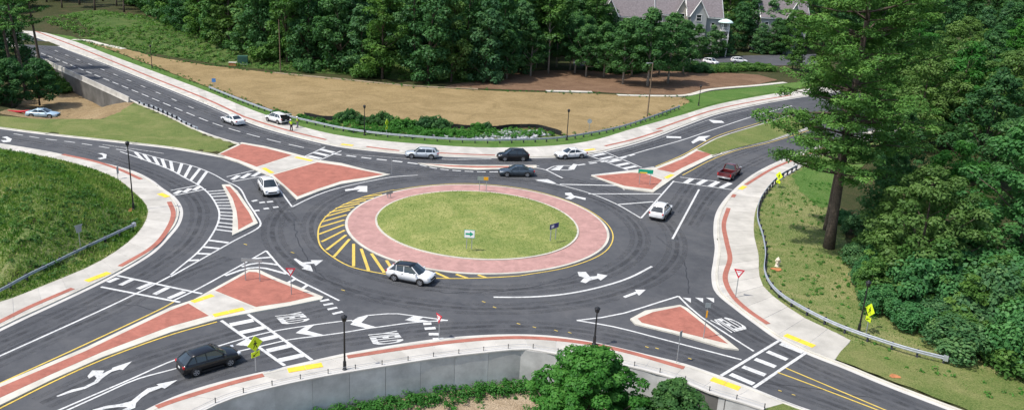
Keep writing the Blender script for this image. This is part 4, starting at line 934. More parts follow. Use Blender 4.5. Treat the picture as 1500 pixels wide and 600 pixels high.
for px, s in (((75, 128), .9), ((92, 133), .6), ((68, 120), 1.1)): plant(UNDER[0], (*G(*px, -2.8), -3.2), 'dark bush at the foot of the dark retaining wall', 'bush', 'bush', 'bushes below the stained wall', s, shrubby=True)
# ---- right-hand woods
BIG = pine(41, 36, 11.5, 8.5, 26, 84, .36, trunk_r=.52, clump=(.65, 1.35), top_thin=.6, nb=(5, 8))
plant(BIG, G(1214, 364), 'towering pine with a thick dark trunk beside the right-hand sidewalk', 'pine tree', 'pine_tree', rz=.6)
BIG2 = pine(42, 31, 5, 12, 14, 70, .38, trunk_r=.32, clump=(.65, 1.2), top_thin=.6)
plant(BIG2, G(1210, 338), 'second tall pine just behind the towering pine on the right', 'pine tree', 'pine_tree', rz=2.2)
OLIVE = broadleaf(43, 12.5, 6.4, 1.2, 120, 150, .34, 'leaf_olive', (.8, 1.5), trunk_r=.22)
plant(OLIVE, G(1338, 418), 'yellowish olive tree with feathery leaves right of the towering pine', rz=1.0)
GLOSS = broadleaf(44, 20, 7.0, 2.0, 120, 150, .46, 'leaf_glossy', (1.0, 1.8), trunk_r=.35)
plant(GLOSS, G(1480, 405), 'large glossy dark green tree at the right border', rz=.3)
MUL = broadleaf(45, 12, 5.2, 1.0, 90, 140, .34, 'leaf_bright', (.8, 1.4), trunk_r=.2)
plant(MUL, G(1380, 330), 'fresh green rounded tree between the pines and the glossy tree')
RT = broadleaf(46, 17, 5.8, 1.5, 100, 130, .44, 'leaf_dark', (1.0, 1.8), trunk_r=.3)
for px, s, lab in (((1310, 262), .7, 'low dark tree behind the second pine on the right'), ((1430, 262), 1.0, 'dark round tree above the glossy tree at right'), ((1500, 300), 1.05, 'dark tree cut by the right border above the glossy tree'),
                   ((1300, 330), .62, 'small dark tree at the foot of the second pine'), ((1560, 420), 1.0, 'dark tree cut by the right border below the glossy tree')): plant(RT, G(*px), lab, s=s)
for px, s in (((1340, 215), 1.0), ((1390, 212), 1.1), ((1460, 225), 1.1), ((1280, 205), .75), ((1520, 215), 1.2), ((1370, 170), 1.0), ((1300, 150), .9), ((1440, 170), 1.1), ((1500, 165), 1.1), ((1240, 165), .7), ((1400, 130), 1.1), ((1330, 125), 1.0), ((1480, 130), 1.1), ((1260, 120), .9), ((1200, 108), .8), ((1160, 104), .7)):
    kk = int(px[0]) % 3; plant((RT, MUL, OLIVE)[kk] if s > .95 else FT[1], G(*px), 'broadleaf tree in the wood behind the right-hand pines', group='wood behind the right-hand pines', s=s*(1, 1.35, 1.3)[kk] if s > .95 else s)
SUM = [shrub(51, 4.2, 3.0, 60, 110, .30, 'leaf_blue', (.6, 1.0)), shrub(52, 3.4, 2.6, 54, 110, .28, 'leaf_mid', (.5, .9)), shrub(53, 4.6, 2.8, 60, 110, .30, 'leaf_glossy', (.6, 1.0))]
for i, (px, s) in enumerate([((1262, 398), .75), ((1248, 420), .6), ((1285, 432), .9), ((1290, 460), .75), ((1318, 470), .85), ((1350, 486), 1.0), ((1385, 498), .95), ((1420, 512), 1.05), ((1455, 520), 1.1), ((1490, 535), 1.1), ((1530, 545), 1.2), ((1340, 450), 1.2), ((1380, 462), 1.25), ((1420, 474), 1.3), ((1462, 486), 1.35), ((1505, 500), 1.4), ((1400, 435), 1.3), ((1440, 450), 1.4), ((1300, 405), .9), ((1500, 470), 1.5), ((1250, 372), .7), ((1262, 345), .7), ((1248, 330), .6)]):
    plant(SUM[[0, 2, 1, 2, 2, 0, 1][i % 7]], np.array(G(*px))+rgp.normal(0, .8, 2), 'leafy shrub on the bank below the right-hand trees', 'shrub', 'shrub', 'shrubs on the right-hand bank', s*rgp.uniform(.75, 1.1), sz=s*rgp.uniform(.65, 1.35), shrubby=True)
THIN = broadleaf(54, 6.5, 1.9, 1.0, 36, 90, .32, 'leaf_mid', (.5, .95), trunk_r=.07)
for px, s in (((1320, 440), 1.0), ((1365, 455), 1.15), ((1410, 490), .9), ((1450, 470), 1.1), ((1290, 415), .9), ((1480, 510), 1.0), ((1270, 440), .7)):
    plant(THIN, G(*px), 'slender young tree rising out of the shrubs on the right-hand bank', group='young trees on the right-hand bank', s=s)
# ---- foreground
FG = broadleaf(61, 8.4, 4.35, .6, 210, 190, .25, 'leaf_bright', (.55, 1.0), trunk_r=.16)
plant(FG, (6.0, 50.2, -3.6), 'bright green leafy tree rising in front of the retaining wall', s=1.0, rz=1.2)
FG2 = broadleaf(62, 6.4, 2.7, .5, 110, 170, .23, 'leaf_dark', (.45, .85), trunk_r=.1)
plant(FG2, (12.1, 49.6, -3.6), 'smaller dark green tree right of the bright foreground tree', s=1.0)
plant(FG2, (9.6, 48.2, -3.7), 'low dark bush between the two foreground trees', 'bush', 'bush', s=.8)
ivc = []
for p in resample(offset(S_OUT, .75), 260):
    for k in range(3):
        q = p+rgp.normal(0, .35, 2); q2 = q+np.array([0, -rgp.random()*.9]); ivc.append((q2[0], q2[1], float(Hq([q2])[0])+rgp.uniform(.0, .55)*(1 if p[0] > -14 else .6), rgp.uniform(.25, .5)))
V, F, T = leaves(np.array(ivc), 34, .17, rgp, up=.6, shell=.4)
o = fast_mesh('ivy', V, F, M['leaf_bright'], tone=T); tag(o, 'green creeper growing along the foot of the retaining wall', 'creeper', kind='stuff')
tuft = []
for i in range(150):
    x = rgp.uniform(-16, 14); y = rgp.uniform(44, 56); q = np.array([[x, y]])
    if sdpoly(q, FRONT)[0] > .8: tuft.append((x, y, float(Hq(q)[0])+.1, rgp.uniform(.18, .45)))
V, F, T = leaves(np.array(tuft), 36, .17, rgp, up=.8, shell=.3)
o = fast_mesh('weeds', V, F, M['leaf_bright'], tone=T); tag(o, 'scattered weeds on the bare earth below the retaining wall', 'weeds', kind='stuff')
# ---- pond-side shrubs
PS = [shrub(71, 1.9, 1.5, 26, 70, .26, 'leaf_bright', (.35, .6)), shrub(72, 2.2, 1.3, 26, 70, .26, 'leaf_dark', (.35, .6)), shrub(73, 1.3, 1.6, 24, 70, .24, 'leaf_bright', (.3, .5))]
for i, (px, k, s) in enumerate([((407, 172), 0, .8), ((420, 173), 1, .6), ((500, 180), 1, 1.0), ((514, 178), 1, 1.15), ((530, 183), 1, .9), ((548, 183), 1, .9), ((563, 184), 1, 1.25), ((575, 195), 0, .7), ((585, 190), 0, 1.15), ((600, 189), 0, 1.0), ((612, 194), 2, .9), ((622, 190), 1, 1.2), ((636, 191), 1, 1.3), ((650, 192), 1, 1.1), ((660, 198), 2, 1.0), ((640, 200), 2, 1.0), ((625, 200), 2, .9), ((680, 199), 2, .9), ((700, 193), 0, .9), ((712, 192), 1, .8),
        ((470, 181), 2, .7), ((520, 193), 2, .7), ((540, 195), 2, .8), ((560, 197), 2, .8), ((600, 200), 2, .9), ((690, 203), 2, .7), ((450, 176), 2, .6), ((440, 174), 0, .5), ((735, 201), 2, .5), ((490, 186), 2, .7)]):
    plant(PS[k], G(*px), 'leafy shrub between the far guardrail and the silt fence', 'shrub', 'shrub', 'shrubs beside the pond', s, shrubby=True)
PB = np.array(GL([(436, 172), (480, 179), (533, 180), (580, 186), (660, 190), (732, 193), (800, 194), (815, 201), (760, 205.5), (700, 205), (662, 206), (612, 203), (550, 197), (500, 190), (465, 181)])); C = []
while len(C) < 560:
    q = rgp.uniform(PB.min(0), PB.max(0), (1, 2))
    if sdpoly(q, PB)[0] > .2: C.append((*q[0], float(Hq(q)[0])+rgp.uniform(.1, .55), rgp.uniform(.25, .6)))
V, F, T = leaves(np.array(C), 26, .24, rgp, up=.7, squash=.9, shell=.3)
o = fast_mesh('weeds', V, F, M['leaf_bright'], tone=T); tag(o, 'bright green weeds between the far guardrail and the silt fence', 'weeds', kind='stuff')
# ---- rocks of the pond outlet, vines, rough hill grass
ico = None
bm = bmesh.new(); bmesh.ops.create_icosphere(bm, subdivisions=1, radius=1); IV = np.array([v.co[:] for v in bm.verts]); IF = np.array([[v.index for v in f.verts] for f in bm.faces]); bm.free()
RP = np.array(GL([(600, 198), (690, 203), (715, 195), (740, 192.5), (790, 193), (808, 199), (780, 204), (740, 206.5), (690, 206)])); V = []; F = []
while len(V) < 230:
    q = rgp.uniform(RP.min(0), RP.max(0), (1, 2))
    if sdpoly(q, RP)[0] < 0: continue
    s = rgp.uniform(.18, .5); v = IV*(1+rgp.normal(0, .16, IV.shape))*np.array([s, s*rgp.uniform(.6, 1), s*.6]); V.append(v+np.array([*q[0], float(Hq(q)[0])+.12])); F.append(IF+12*(len(V)-1))
o = fast_mesh('riprap', np.concatenate(V), np.concatenate(F), M['rock']); tag(o, 'grey riprap stones between far guardrail and silt fence', 'stones', kind='stuff')
C = []
while len(C) < 2600:
    q = rgp.uniform(VS.min(0), VS.max(0), (1, 2))
    if sdpoly(q, VS)[0] > .3: C.append((*q[0], float(Hq(q)[0])+.15+.35*rgp.random(), rgp.uniform(.5, 1.1)))
V, F, T = leaves(np.array(C), 13, .5, rgp, up=.7, squash=.6, shell=.4)
o = fast_mesh('vines', V, F, M['leaf_mid'], tone=T); tag(o, 'green vines blanketing the slope between field and wood', 'vines', kind='stuff')
def blades(name, poly, n, h, w, mat, label, zoff=0.0, hf=None):
    P = np.asarray(poly); pts = np.zeros((0, 2))
    while len(pts) < n:
        q = rgp.uniform(P.min(0), P.max(0), (n*2, 2)); q = q[sdpoly(q, P) > .15]; pts = np.concatenate([pts, q])
    pts = pts[:n]
    # clumped: drop blades where a slow wave is low
    z = (hf or Hq)(pts)+zoff; a = rgp.random(n)*2*np.pi; hh = h*(.4+.9*rgp.random(n)); ww = w*(.6+.8*rgp.random(n))
    d = np.stack([np.cos(a), np.sin(a), 0*a], 1); l = rgp.normal(0, .35, (n, 3))*hh[:, None]; l[:, 2] = hh
    b0 = np.column_stack([pts, z]); V = np.stack([b0-d*ww[:, None], b0+d*ww[:, None], b0+l], 1).reshape(-1, 3)
    tone = np.clip(.5+.3*wav(pts, 2.2, .8)+rgp.normal(0, .2, n), 0, 1)
    o = fast_mesh(name, V, np.arange(3*n).reshape(-1, 3), mat, tone=tone); return tag(o, label, 'grass', kind='stuff')
def clumps(poly, n, rr, hh, per, ls, mat, label, zf=None, edge=None, name='weeds'):
    P = np.asarray(poly); C = []
    while len(C) < n:
        q = rgp.uniform(P.min(0), P.max(0), (1, 2)) if edge is None else (P[rgp.integers(0, len(P))]+rgp.normal(0, edge, 2)).reshape(1, 2)
        if edge is None and (sdpoly(q, P)[0] < .4 or wav(q, 4.3, 1.0, 2)[0] < rgp.normal(0, .5)): continue
        if edge is not None and sdpoly(q, ROADPOLY)[0] > -4.5: continue
        C.append((*q[0], float(Hq(q)[0])+rgp.uniform(*hh), rgp.uniform(*rr)))
    V, F, T = leaves(np.array(C), per, ls, rgp, up=.7, squash=.8, shell=.3); o = fast_mesh(name, V, F, M[mat], tone=T); return tag(o, label, 'weeds', kind='stuff')
clumps(np.concatenate([W_OUT[4:-4], GL([(-60, 225), (-60, 455)])]), 520, (.18, .5), (.05, .3), 30, .2, 'leaf_mid', 'leafy weeds scattered through the rough grass of the hill')
clumps(resample(np.concatenate([FIELD, FIELD[:1]]), 500), 420, (.15, .45), (.0, .2), 18, .24, 'leaf_bright', 'ragged weeds along the edges of the brown field', edge=.7)
clumps(EV, 260, (.12, .35), (.0, .15), 24, .18, 'leaf_bright', 'green weeds on the verge behind the right-hand guardrail')
hv = HILL[(HILL[:, 0] > -75)]
hp = np.concatenate([W_OUT[4:-4], GL([(-60, 225), (-60, 455)])])
blades('grass', hp, 52000, .30, .06, M['blade'], 'rough unmown grass covering the hill on the left')
blades('grass', GRS*1.0, 9000, .07, .045, M['blade'], 'short mown grass on the round central island', hf=dome)
blades('grass', EV, 14000, .12, .045, M['blade'], 'patchy grass of the verge behind the right-hand guardrail', .03)
# ================================================================== vehicles
def wheel_meshes(r=.34, w=.22):
    mb = MB(); n = 22
    prof = [(r*.62, -w/2+.01), (r*.93, -w/2), (r, -w/2+.035), (r, w/2-.035), (r*.93, w/2), (r*.62, w/2-.01)]
    V = [(a*math.cos(2*math.pi*k/n), z, a*math.sin(2*math.pi*k/n)) for a, z in prof for k in range(n)]
    F = [(i*n+k, (i+1)*n+k, (i+1)*n+(k+1) % n, i*n+(k+1) % n) for i in range(len(prof)-1) for k in range(n)]
    mb.add(V, F); ty = mb_mesh(mb, 'tyre', M['tyre'])
    mb = MB(); V = [(0, w/2-.035, 0)]+[(r*.64*math.cos(2*math.pi*k/n), w/2-.03, r*.64*math.sin(2*math.pi*k/n)) for k in range(n)]
    mb.add(V, [(0, k+1, (k+1) % n+1) for k in range(n)], 1)
    for k in range(5):
        a = 2*math.pi*k/5; c, s = math.cos(a), math.sin(a); V = []
        for rr, hw in ((.04, .05), (r*.63, .035)):
            for q in (-hw, hw): V.append((rr*c-q*s, w/2-.008, rr*s+q*c))
        mb.add(V, [(0, 1, 3, 2)], 0)
    V = [(q*math.cos(2*math.pi*k/n), w/2-.01+d, q*math.sin(2*math.pi*k/n)) for q, d in ((r*.58, 0), (r*.66, .004)) for k in range(n)]
    mb.add(V, [(k, (k+1) % n, n+(k+1) % n, n+k) for k in range(n)], 0)
    o = mb.build('rim', [M['rim'], M['trim']]); me = o.data; bpy.data.objects.remove(o); return ty, me
WHEEL = wheel_meshes(.36, .24); WHEEL_B = wheel_meshes(.39, .26)
KIND = {   # stations: x, half width, bottom, top ; cabin: windshield base/top x, roof rear x, rear glass base x, belt z, roof z
 'sedan': dict(L=4.8, W=.92, wb=1.38, st=[(-2.40, .72, .42, .78), (-2.34, .82, .32, .92), (-2.05, .89, .24, .98), (-1.2, .92, .22, .96), (0, .92, .21, .93), (.95, .92, .22, .93), (1.6, .90, .22, .87), (2.12, .86, .24, .78), (2.33, .74, .30, .68), (2.40, .60, .40, .58)],
               wsb=1.12, wst=.22, rr=-.85, rgb=-1.80, belt=.91, roof=1.42, drop=.03),
 'suv': dict(L=4.6, W=.93, wb=1.34, st=[(-2.28, .74, .50, .92), (-2.24, .86, .38, 1.04), (-2.0, .92, .30, 1.10), (-1.0, .93, .27, 1.08), (0, .93, .27, 1.05), (.9, .93, .27, 1.03), (1.5, .92, .27, 1.0), (1.95, .88, .28, .93), (2.20, .78, .34, .82), (2.29, .62, .44, .68)],
             wsb=1.22, wst=.34, rr=-1.50, rgb=-2.16, belt=1.06, roof=1.70, drop=.10),
 'wagon': dict(L=4.8, W=.92, wb=1.40, st=[(-2.40, .74, .42, .90), (-2.34, .84, .32, .98), (-2.05, .90, .24, 1.0), (-1.2, .92, .22, .97), (0, .92, .22, .95), (.95, .92, .22, .94), (1.6, .90, .22, .89), (2.12, .86, .24, .80), (2.33, .74, .30, .70), (2.40, .60, .40, .60)],
               wsb=1.1, wst=.35, rr=-1.80, rgb=-2.26, belt=.94, roof=1.50, drop=.06),
 'pickup': dict(L=5.6, W=.98, wb=1.75, st=[(-.55, .97, .40, 1.10), (0, .98, .36, 1.10), (1.0, .98, .34, 1.10), (1.7, .97, .34, 1.08), (2.4, .94, .36, 1.02), (2.72, .86, .42, .92), (2.80, .72, .52, .80)],
                wsb=1.25, wst=.72, rr=-.28, rgb=-.46, belt=1.07, roof=1.80, drop=0)}
def loft(st, W):
    V = []; F = []
    for x, w, zb, zt in st:
        zm = zb+(zt-zb)*.52
        half = [(0, zb), (w*.80, zb), (w*.95, zb+.08), (w, zm), (w*.975, zt-.12), (w*.90, zt-.03), (w*.74, zt+.005), (0, zt+.03)]
        ring = [(x, y, z) for y, z in half]+[(x, -y, z) for y, z in half[-2:0:-1]]; V += ring
    m = 14; n = len(st)
    for i in range(n-1):
        for k in range(m): F.append((i*m+k, i*m+(k+1) % m, (i+1)*m+(k+1) % m, (i+1)*m+k))
    F += [tuple(range(m-1, -1, -1)), tuple(range((n-1)*m, n*m))]
    return V, F
def vehicle(kind, paintm, pos, head, label, cat='car', name='car', roofm=None, rz_extra=0, z=0.0, hatch_open=False, group=None, sc=1.0):
    K = KIND[kind]; Wd = K['W']; root = empty(name, (pos[0], pos[1], z), head, label, cat, group); P = M[paintm]; root.scale = (sc, sc, sc)
    V, F = loft(K['st'], Wd); body = mesh_obj('body', V, F, P, root, smooth=True)
    bl, rf = K['belt'], K['roof']; rd = K['drop']; y0 = Wd*.86; y1 = Wd*.66
    xb = [K['wsb'], K['wst'], K['rr'], K['rgb']]
    # side glass, windscreen and rear window as separate panes
    for s in (-1, 1):
        mesh_obj('side_window', [(xb[0]-.12, s*y0, bl), (xb[1]-.03, s*y1, rf-.05), (xb[2]+.03, s*y1, rf-.05-rd), (xb[3]+.10, s*y0, bl)], [(0, 1, 2, 3) if s < 0 else (3, 2, 1, 0)], M['glass'], root)
    mesh_obj('windscreen', [(xb[0]+.10, 0, bl-.02), (xb[0]-.06, y0*.97, bl-.01), (xb[1], y1*.98, rf-.04), (xb[1]+.06, 0, rf-.02), (xb[1], -y1*.98, rf-.04), (xb[0]-.06, -y0*.97, bl-.01)], [(0, 1, 2, 3), (0, 3, 4, 5)], M['glass'], root)
    mesh_obj('rear_window', [(xb[3]-.03, 0, bl), (xb[3]+.06, -y0*.95, bl), (xb[2]-.01, -y1*.97, rf-.05-rd), (xb[2]-.05, 0, rf-.04-rd), (xb[2]-.01, y1*.97, rf-.05-rd), (xb[3]+.06, y0*.95, bl)], [(0, 1, 2, 3), (0, 3, 4, 5)], M['glass'] if not hatch_open else M['trim'], root)
    rm = M[roofm] if roofm else P; xs_ = np.linspace(xb[2]-.03, xb[1]+.03, 6); V = []
    for i, x in enumerate(xs_):
        e = .05*(1-((i-2.5)/2.5)**2)
        for y, dz in ((-y1-.03, -.055), (-y1*.9, .0), (-y1*.45, .03), (0, .04), (y1*.45, .03), (y1*.9, 0), (y1+.03, -.055)): V.append((x, y, rf-.03+dz+e*.6-rd*(1-i/5)**1.5))
    mesh_obj('roof', V, [(i*7+k, (i+1)*7+k, (i+1)*7+k+1, i*7+k+1) for i in range(5) for k in range(6)], rm, root, smooth=True).modifiers.new('t', 'SOLIDIFY').thickness = .03
    for s in (-1, 1):
        o_ = .012*s; xm = (xb[1]+xb[2])/2-.02
        bars = [(xb[0]-.08, xb[1], .045, 0), (xb[3]+.09, xb[2], .09, rd)]+[(x, x-.05, .04, rd*.5) for x in ([xm] if kind in ('sedan', 'pickup') else [xm+.2, xb[2]+.30])]
        for xa, xc, w, d_ in bars: MB().tube([(xa, s*y0+o_, bl-.03), (xc, s*y1+o_, rf-.05-d_)], w, 5).build('pillar', P, root)
    # wheels and arches
    wm = WHEEL_B if kind == 'pickup' else WHEEL; r = .39 if kind == 'pickup' else .36; wb = K['wb']
    for x in (-wb, wb):
        for s in (-1, 1):
            n = 14; V = [(x, s*(Wd+.004), r)]+[(x+(r+.07)*math.cos(math.pi*k/n), s*(Wd+.004), r+(r+.07)*math.sin(math.pi*k/n)) for k in range(n+1)]+[(x+r+.07, s*(Wd+.004), .26), (x-r-.07, s*(Wd+.004), .26)]
            F = [(0, k, k+1) for k in range(1, n+1)]+[(0, n+3, n+2)[::1]]
            mesh_obj('wheel_arch', V, F, M['trim'], root).modifiers.new('t', 'SOLIDIFY').thickness = .02
            wh = link(bpy.data.objects.new('wheel', wm[0]), root); wh.location = (x, s*(Wd-.075), r); wh.rotation_euler = (0, 0, 0 if s > 0 else math.pi)
            link(bpy.data.objects.new('rim', wm[1]), wh)
    xf = K['st'][-1][0]; xr = K['st'][0][0]; zf = K['st'][-2][3]
    for s in (-1, 1):
        MB().box((xf-.16, s*Wd*.70, zf+.0), (.22, .34, .13), s*-.25).build('headlight', M['lamp_clear'], root)
        if kind != 'pickup': MB().box((xr+.08, s*Wd*.78, K['st'][1][3]-.10), (.14, .26, .18), s*.15).build('taillight', M['lamp_red'], root)
        m2 = MB(); m2.box((xb[0]-.30, s*(Wd+.07), bl+.07), (.12, .20, .14)); m2.build('mirror', P, root)
        dm = MB()
        for x in (xb[0]-.35, (xb[1]+xb[2])/2-.02): dm.box((x, s*(Wd*.985), bl-.28), (.014, .02, .42))
        dm.build('door_seam', M['trim'], body); 
        for x in ((xb[1]+xb[2])/2+.12, (xb[1]+xb[2])/2-.75): MB().box((x, s*(Wd*.995), bl-.14), (.16, .03, .03)).build('door_handle', M['trim'], body)
    MB().box((xf-.02, 0, (K['st'][-1][2]+zf)/2+.02), (.08, 1.0, .16)).build('grille', M['trim'], root)
    g = MB(); g.box((xf-.10, 0, K['st'][-2][2]+.06), (.22, 1.5, .12)); g.box((0, 0, K['st'][3][2]+.015), (K['wb']*2-1.0, Wd*2.01, .09)); g.build('lower_trim', M['trim'], root)
    if kind != 'pickup':
        MB().box((xr-.005, 0, .72), (.03, .34, .14)).build('number_plate', M['plate'], root); MB().box((xr+.05, 0, .40), (.14, 1.45, .16)).build('rear_bumper', M['trim'] if kind == 'suv' else P, root)
    else:
        t = MB()
        for s in (-1, 1): t.box((-1.65, s*.91, .80), (2.3, .13, .62))
        t.box((-2.76, 0, .80), (.09, 1.72, .60)); t.box((-.60, 0, .80), (.08, 1.8, .6)); t.build('bed', P, root)
        MB().box((-1.68, 0, .60), (2.2, 1.72, .10)).build('bed_liner', M['trim'], root)
        for s in (-1, 1): MB().box((-2.80, s*.90, .86), (.06, .14, .36)).build('taillight', M['lamp_red'], root)
        MB().box((-2.88, 0, .46), (.16, 1.85, .20)).build('rear_bumper', M['rim'], root); MB().box((-2.97, 0, .47), (.02, .32, .14)).build('number_plate', M['plate'], root)
    if hatch_open:
        MB().box((xr-.004, 0, .98), (.03, 1.5, .80)).build('cargo_opening', M['trim'], root)
        hb = MB(); c, s_ = math.cos(.12), math.sin(.12); hb.add([(-1.5, -.72, rf-.12), (-1.5, .72, rf-.12), (-2.95, .70, rf+.10), (-2.95, -.70, rf+.10), (-1.5, -.72, rf-.07), (-1.5, .72, rf-.07), (-2.95, .70, rf+.15), (-2.95, -.70, rf+.15)], [(0, 1, 2, 3), (7, 6, 5, 4), (0, 3, 7, 4), (1, 5, 6, 2), (2, 6, 7, 3), (0, 4, 5, 1)]); hb.build('tailgate', P, root)
    return root
def place(p0, p1, side=0, W_=.9):           # two wheel spots of the photograph on one side -> centre and heading
    a, b_ = np.array(G(*p0)), np.array(G(*p1)); h = math.atan2(*(b_-a)[::-1]); n = np.array([-math.sin(h), math.cos(h)]); return (a+b_)/2+n*W_*side, h
c, h = place((574, 411), (618, 419.5), 1); vehicle('suv', 'p_white', c, h, 'white crossover with black roof on the near side of the roundabout', 'car', roofm='p_black', sc=.97)
c, h = place((290, 551), (337, 537), 1); vehicle('suv', 'p_black', c, h, 'black crossover approaching the crosswalk at lower left', 'car', sc=.93)
c, h = place((387, 272), (401, 291.5)); vehicle('suv', 'p_white', c, h, 'white crossover entering the roundabout beside the upper left red island', 'car')
c, h = place((357, 186), (326, 175.5)); vehicle('sedan', 'p_white', c, h, 'white sedan driving away on the upper left road', 'car')
c, h = place((421, 184.5), (392, 176)); vehicle('suv', 'p_white', c, h, 'white van-like car parked on the far sidewalk with its tailgate open', 'car', z=.13, hatch_open=True)
c, h = place((640, 231.5), (596, 229.5)); vehicle('wagon', 'p_silver', c, h, 'silver estate car left of the black crossover on the far lane', 'car')
c, h = place((773, 234), (729, 234)); vehicle('suv', 'p_black', c, h, 'black crossover between two pale cars on the far lane', 'car')
c, h = place((857, 229.5), (814, 232)); vehicle('sedan', 'p_white', c, h, 'white sedan at the right end of the far lane queue', 'car')
c, h = place((778, 257), (734, 256.5)); vehicle('sedan', 'p_grey', c, h, 'dark slate sedan circulating just beyond the central island', 'car')
c, h = place((1056, 267), (1080, 249.5)); vehicle('pickup', 'p_red', c, h, 'dark red pickup truck leaving beside the right-hand sidewalk', 'pickup', 'pickup_truck')
c, h = place((958, 326), (976, 307)); vehicle('suv', 'p_white', c, h, 'white hatchback seen from behind leaving towards the upper right', 'car')
zl = .14
c, h = place((1000, 94.5), (1022, 95)); vehicle('sedan', 'p_white', c, h, 'white car half hidden at the left of the car park', 'car', z=zl)
c, h = place((1030, 93), (1052, 97)); vehicle('suv', 'p_white', c, h, 'white car parked in the middle of the car park', 'car', z=zl)
c, h = place((1072, 92.5), (1092, 93.5)); vehicle('suv', 'p_white', c, h, 'white car at the right of the car park', 'car', z=zl)
c, h = place((935, 94), (955, 94.5)); vehicle('sedan', 'p_grey', c, h, 'dark car glimpsed between trunks in the car park', 'car', z=zl)
c, h = place((860, 95), (880, 95.5)); vehicle('sedan', 'p_blue', c, h, 'bluish car glimpsed behind trunks left of the car park', 'car', z=zl)
q = G(64, 176, -1.0); vehicle('sedan', 'p_blue', q, .1, 'pale blue car parked under the trees by the clearing', 'car', z=float(Hq([q])[0])+.04)

# ================================================================== street lamps, poles
def lamp(px, py, top, label, z=.13, twist=0):
    b_ = G(px, py); zt = ztop(b_, top); h = zt-z
    root = empty('street_lamp', (*b_, z), twist, label, 'street lamp', 'black street lamps')
    MB().lathe([(.20, 0), (.20, .12), (.13, .22), (.12, .75), (.085, .85)], 12).build('base', M['black_metal'], root)
    MB().lathe([(.075, .85), (.055, h-.55), (.075, h-.5)], 10).build('pole', M['black_metal'], root)
    hd = MB().lathe([(.06, h-.55), (.17, h-.42), (.21, h-.20), (.19, h-.12)], 10).build('lantern', M['black_metal'], root)
    MB().lathe([(.24, h-.14), (.20, h-.07), (.08, h-.02), (.02, h+.06)], 10).build('lantern_cap', M['black_metal'], hd)
lamp(505, 545, 461, 'black street lamp on the near sidewalk left of centre'); lamp(870, 507, 449, 'black street lamp behind the bright foreground tree')
lamp(196, 309, 207, 'tall black street lamp at the edge of the grassy hill'); lamp(830, 206, 160, 'black street lamp behind the far guardrail right of the pond')
lamp(534, 199, 154, 'black street lamp among the shrubs beside the pond'); lamp(1023, 156, 125, 'black street lamp on the green lawn at upper right')
lamp(1257, 488, 411, 'black street lamp behind the right-hand guardrail end'); lamp(223, 101, 66, 'dark street lamp beside the upper left road')
def pole(px, py, top, label, r=.14, arm=True, mat='wood_pole', h=None):
    b_ = G(px, py); z0 = float(Hq([b_])[0]); h = ztop(b_, top)-z0 if h is None else h
    root = empty('utility_pole', (*b_, z0-.1), 0, label, 'utility pole'); MB().lathe([(r, 0), (r*.7, h)], 9).build('pole', M[mat], root)
    if arm: m = MB(); m.box((-.55, 0, h+.02), (1.1, .12, .09)); m.box((-1.0, 0, h-.05), (.45, .2, .12)); m.build('lamp_arm', M['post_grey'], root)
pole(948, 172, 92, 'tall brown pole with a lamp arm behind the far guardrail', .13); pole(411, 106, 28, 'slim wooden pole in front of the wood behind the field', .12, False)

# ================================================================== signs
def post(px, py, top, z=.13, r=.035): b_ = G(px, py); return b_, ztop(b_, top)-z
def face_angle(b_): return math.atan2(-b_[1], -b_[0])+math.pi/2       # plate local -Y turned to the camera side
def plate(name, pts, mat, parent, y=0, t=.03):
    n = len(pts); V = [(x, y-t/2, z) for x, z in pts]+[(x, y+t/2, z) for x, z in pts]
    F = [tuple(range(n)), tuple(range(2*n-1, n-1, -1))]+[((i+1) % n, i, i+n, (i+1) % n+n) for i in range(n)]
    return mesh_obj(name, V, F, mat, parent)
def sign_text(txt, w, h, mat, parent, z, y, name='lettering'):
    me = text_mesh(txt, 1, .02); co = np.array([v.co[:] for v in me.vertices]); lo, hi = co.min(0), co.max(0)
    for i, p in enumerate(co): me.vertices[i].co = ((p[0]-(lo[0]+hi[0])/2)/(hi[0]-lo[0])*w, y, z+(p[1]-(lo[1]+hi[1])/2)/(hi[1]-lo[1])*h)
    me.materials.clear(); me.materials.append(mat); o = bpy.data.objects.new(name, me); return link(o, parent)
def ped_sign(px, py, top, label, yaw=.0, front=True, z=.13, s=1.0):
    b_, h = post(px, py, top, z); root = empty('crossing_sign', (*b_, z), face_angle(b_)+yaw, label, 'road sign', 'yellow crossing signs')
    MB().lathe([(.045, 0), (.045, h-.1)], 8).build('post', M['post_grey'], root); r = .62*s; zc = h-r
    f = M['sign_yellow']; d = plate('diamond_plate', [(0, zc-r), (r, zc), (0, zc+r), (-r, zc)], f, root, -.06)
    a = plate('arrow_plate', [(-.34*s, zc-r-.42), (.34*s, zc-r-.42), (.34*s, zc-r-.02), (-.34*s, zc-r-.02)], f, root, -.06)
    if front:
        m = MB(); yy = -.082                      # walking figure
        for pts in ([(-.05, .14), (.05, .14), (.07, -.08), (-.07, -.08)], [(-.07, -.08), (.0, -.08), (-.10, -.32), (-.17, -.32)], [(.0, -.08), (.07, -.08), (.17, -.32), (.10, -.32)], [(.05, .12), (.17, -.02), (.13, -.05), (.03, .05)], [(-.05, .12), (-.17, -.02), (-.13, -.05), (-.03, .05)], [(.06*math.cos(t), .22+.06*math.sin(t)) for t in np.linspace(0, 5.5, 8)]):
            m.add([(x*s, yy, zc+z_*s) for x, z_ in pts], [tuple(range(len(pts)))])
        m.build('walker_symbol', M['sign_black'], d)
        m = MB(); m.add([(x*s, yy, zc-r-.22+z_*s) for x, z_ in [(-.22, -.14), (-.03, -.12), (-.08, -.06), (.20, .10), (.17, .14), (-.11, -.02), (-.16, .04)]], [tuple(range(7))]); m.build('arrow_symbol', M['sign_black'], a)
ped_sign(375, 545, 491, 'yellow crossing sign with walking figure on the near sidewalk by the black car', .55)
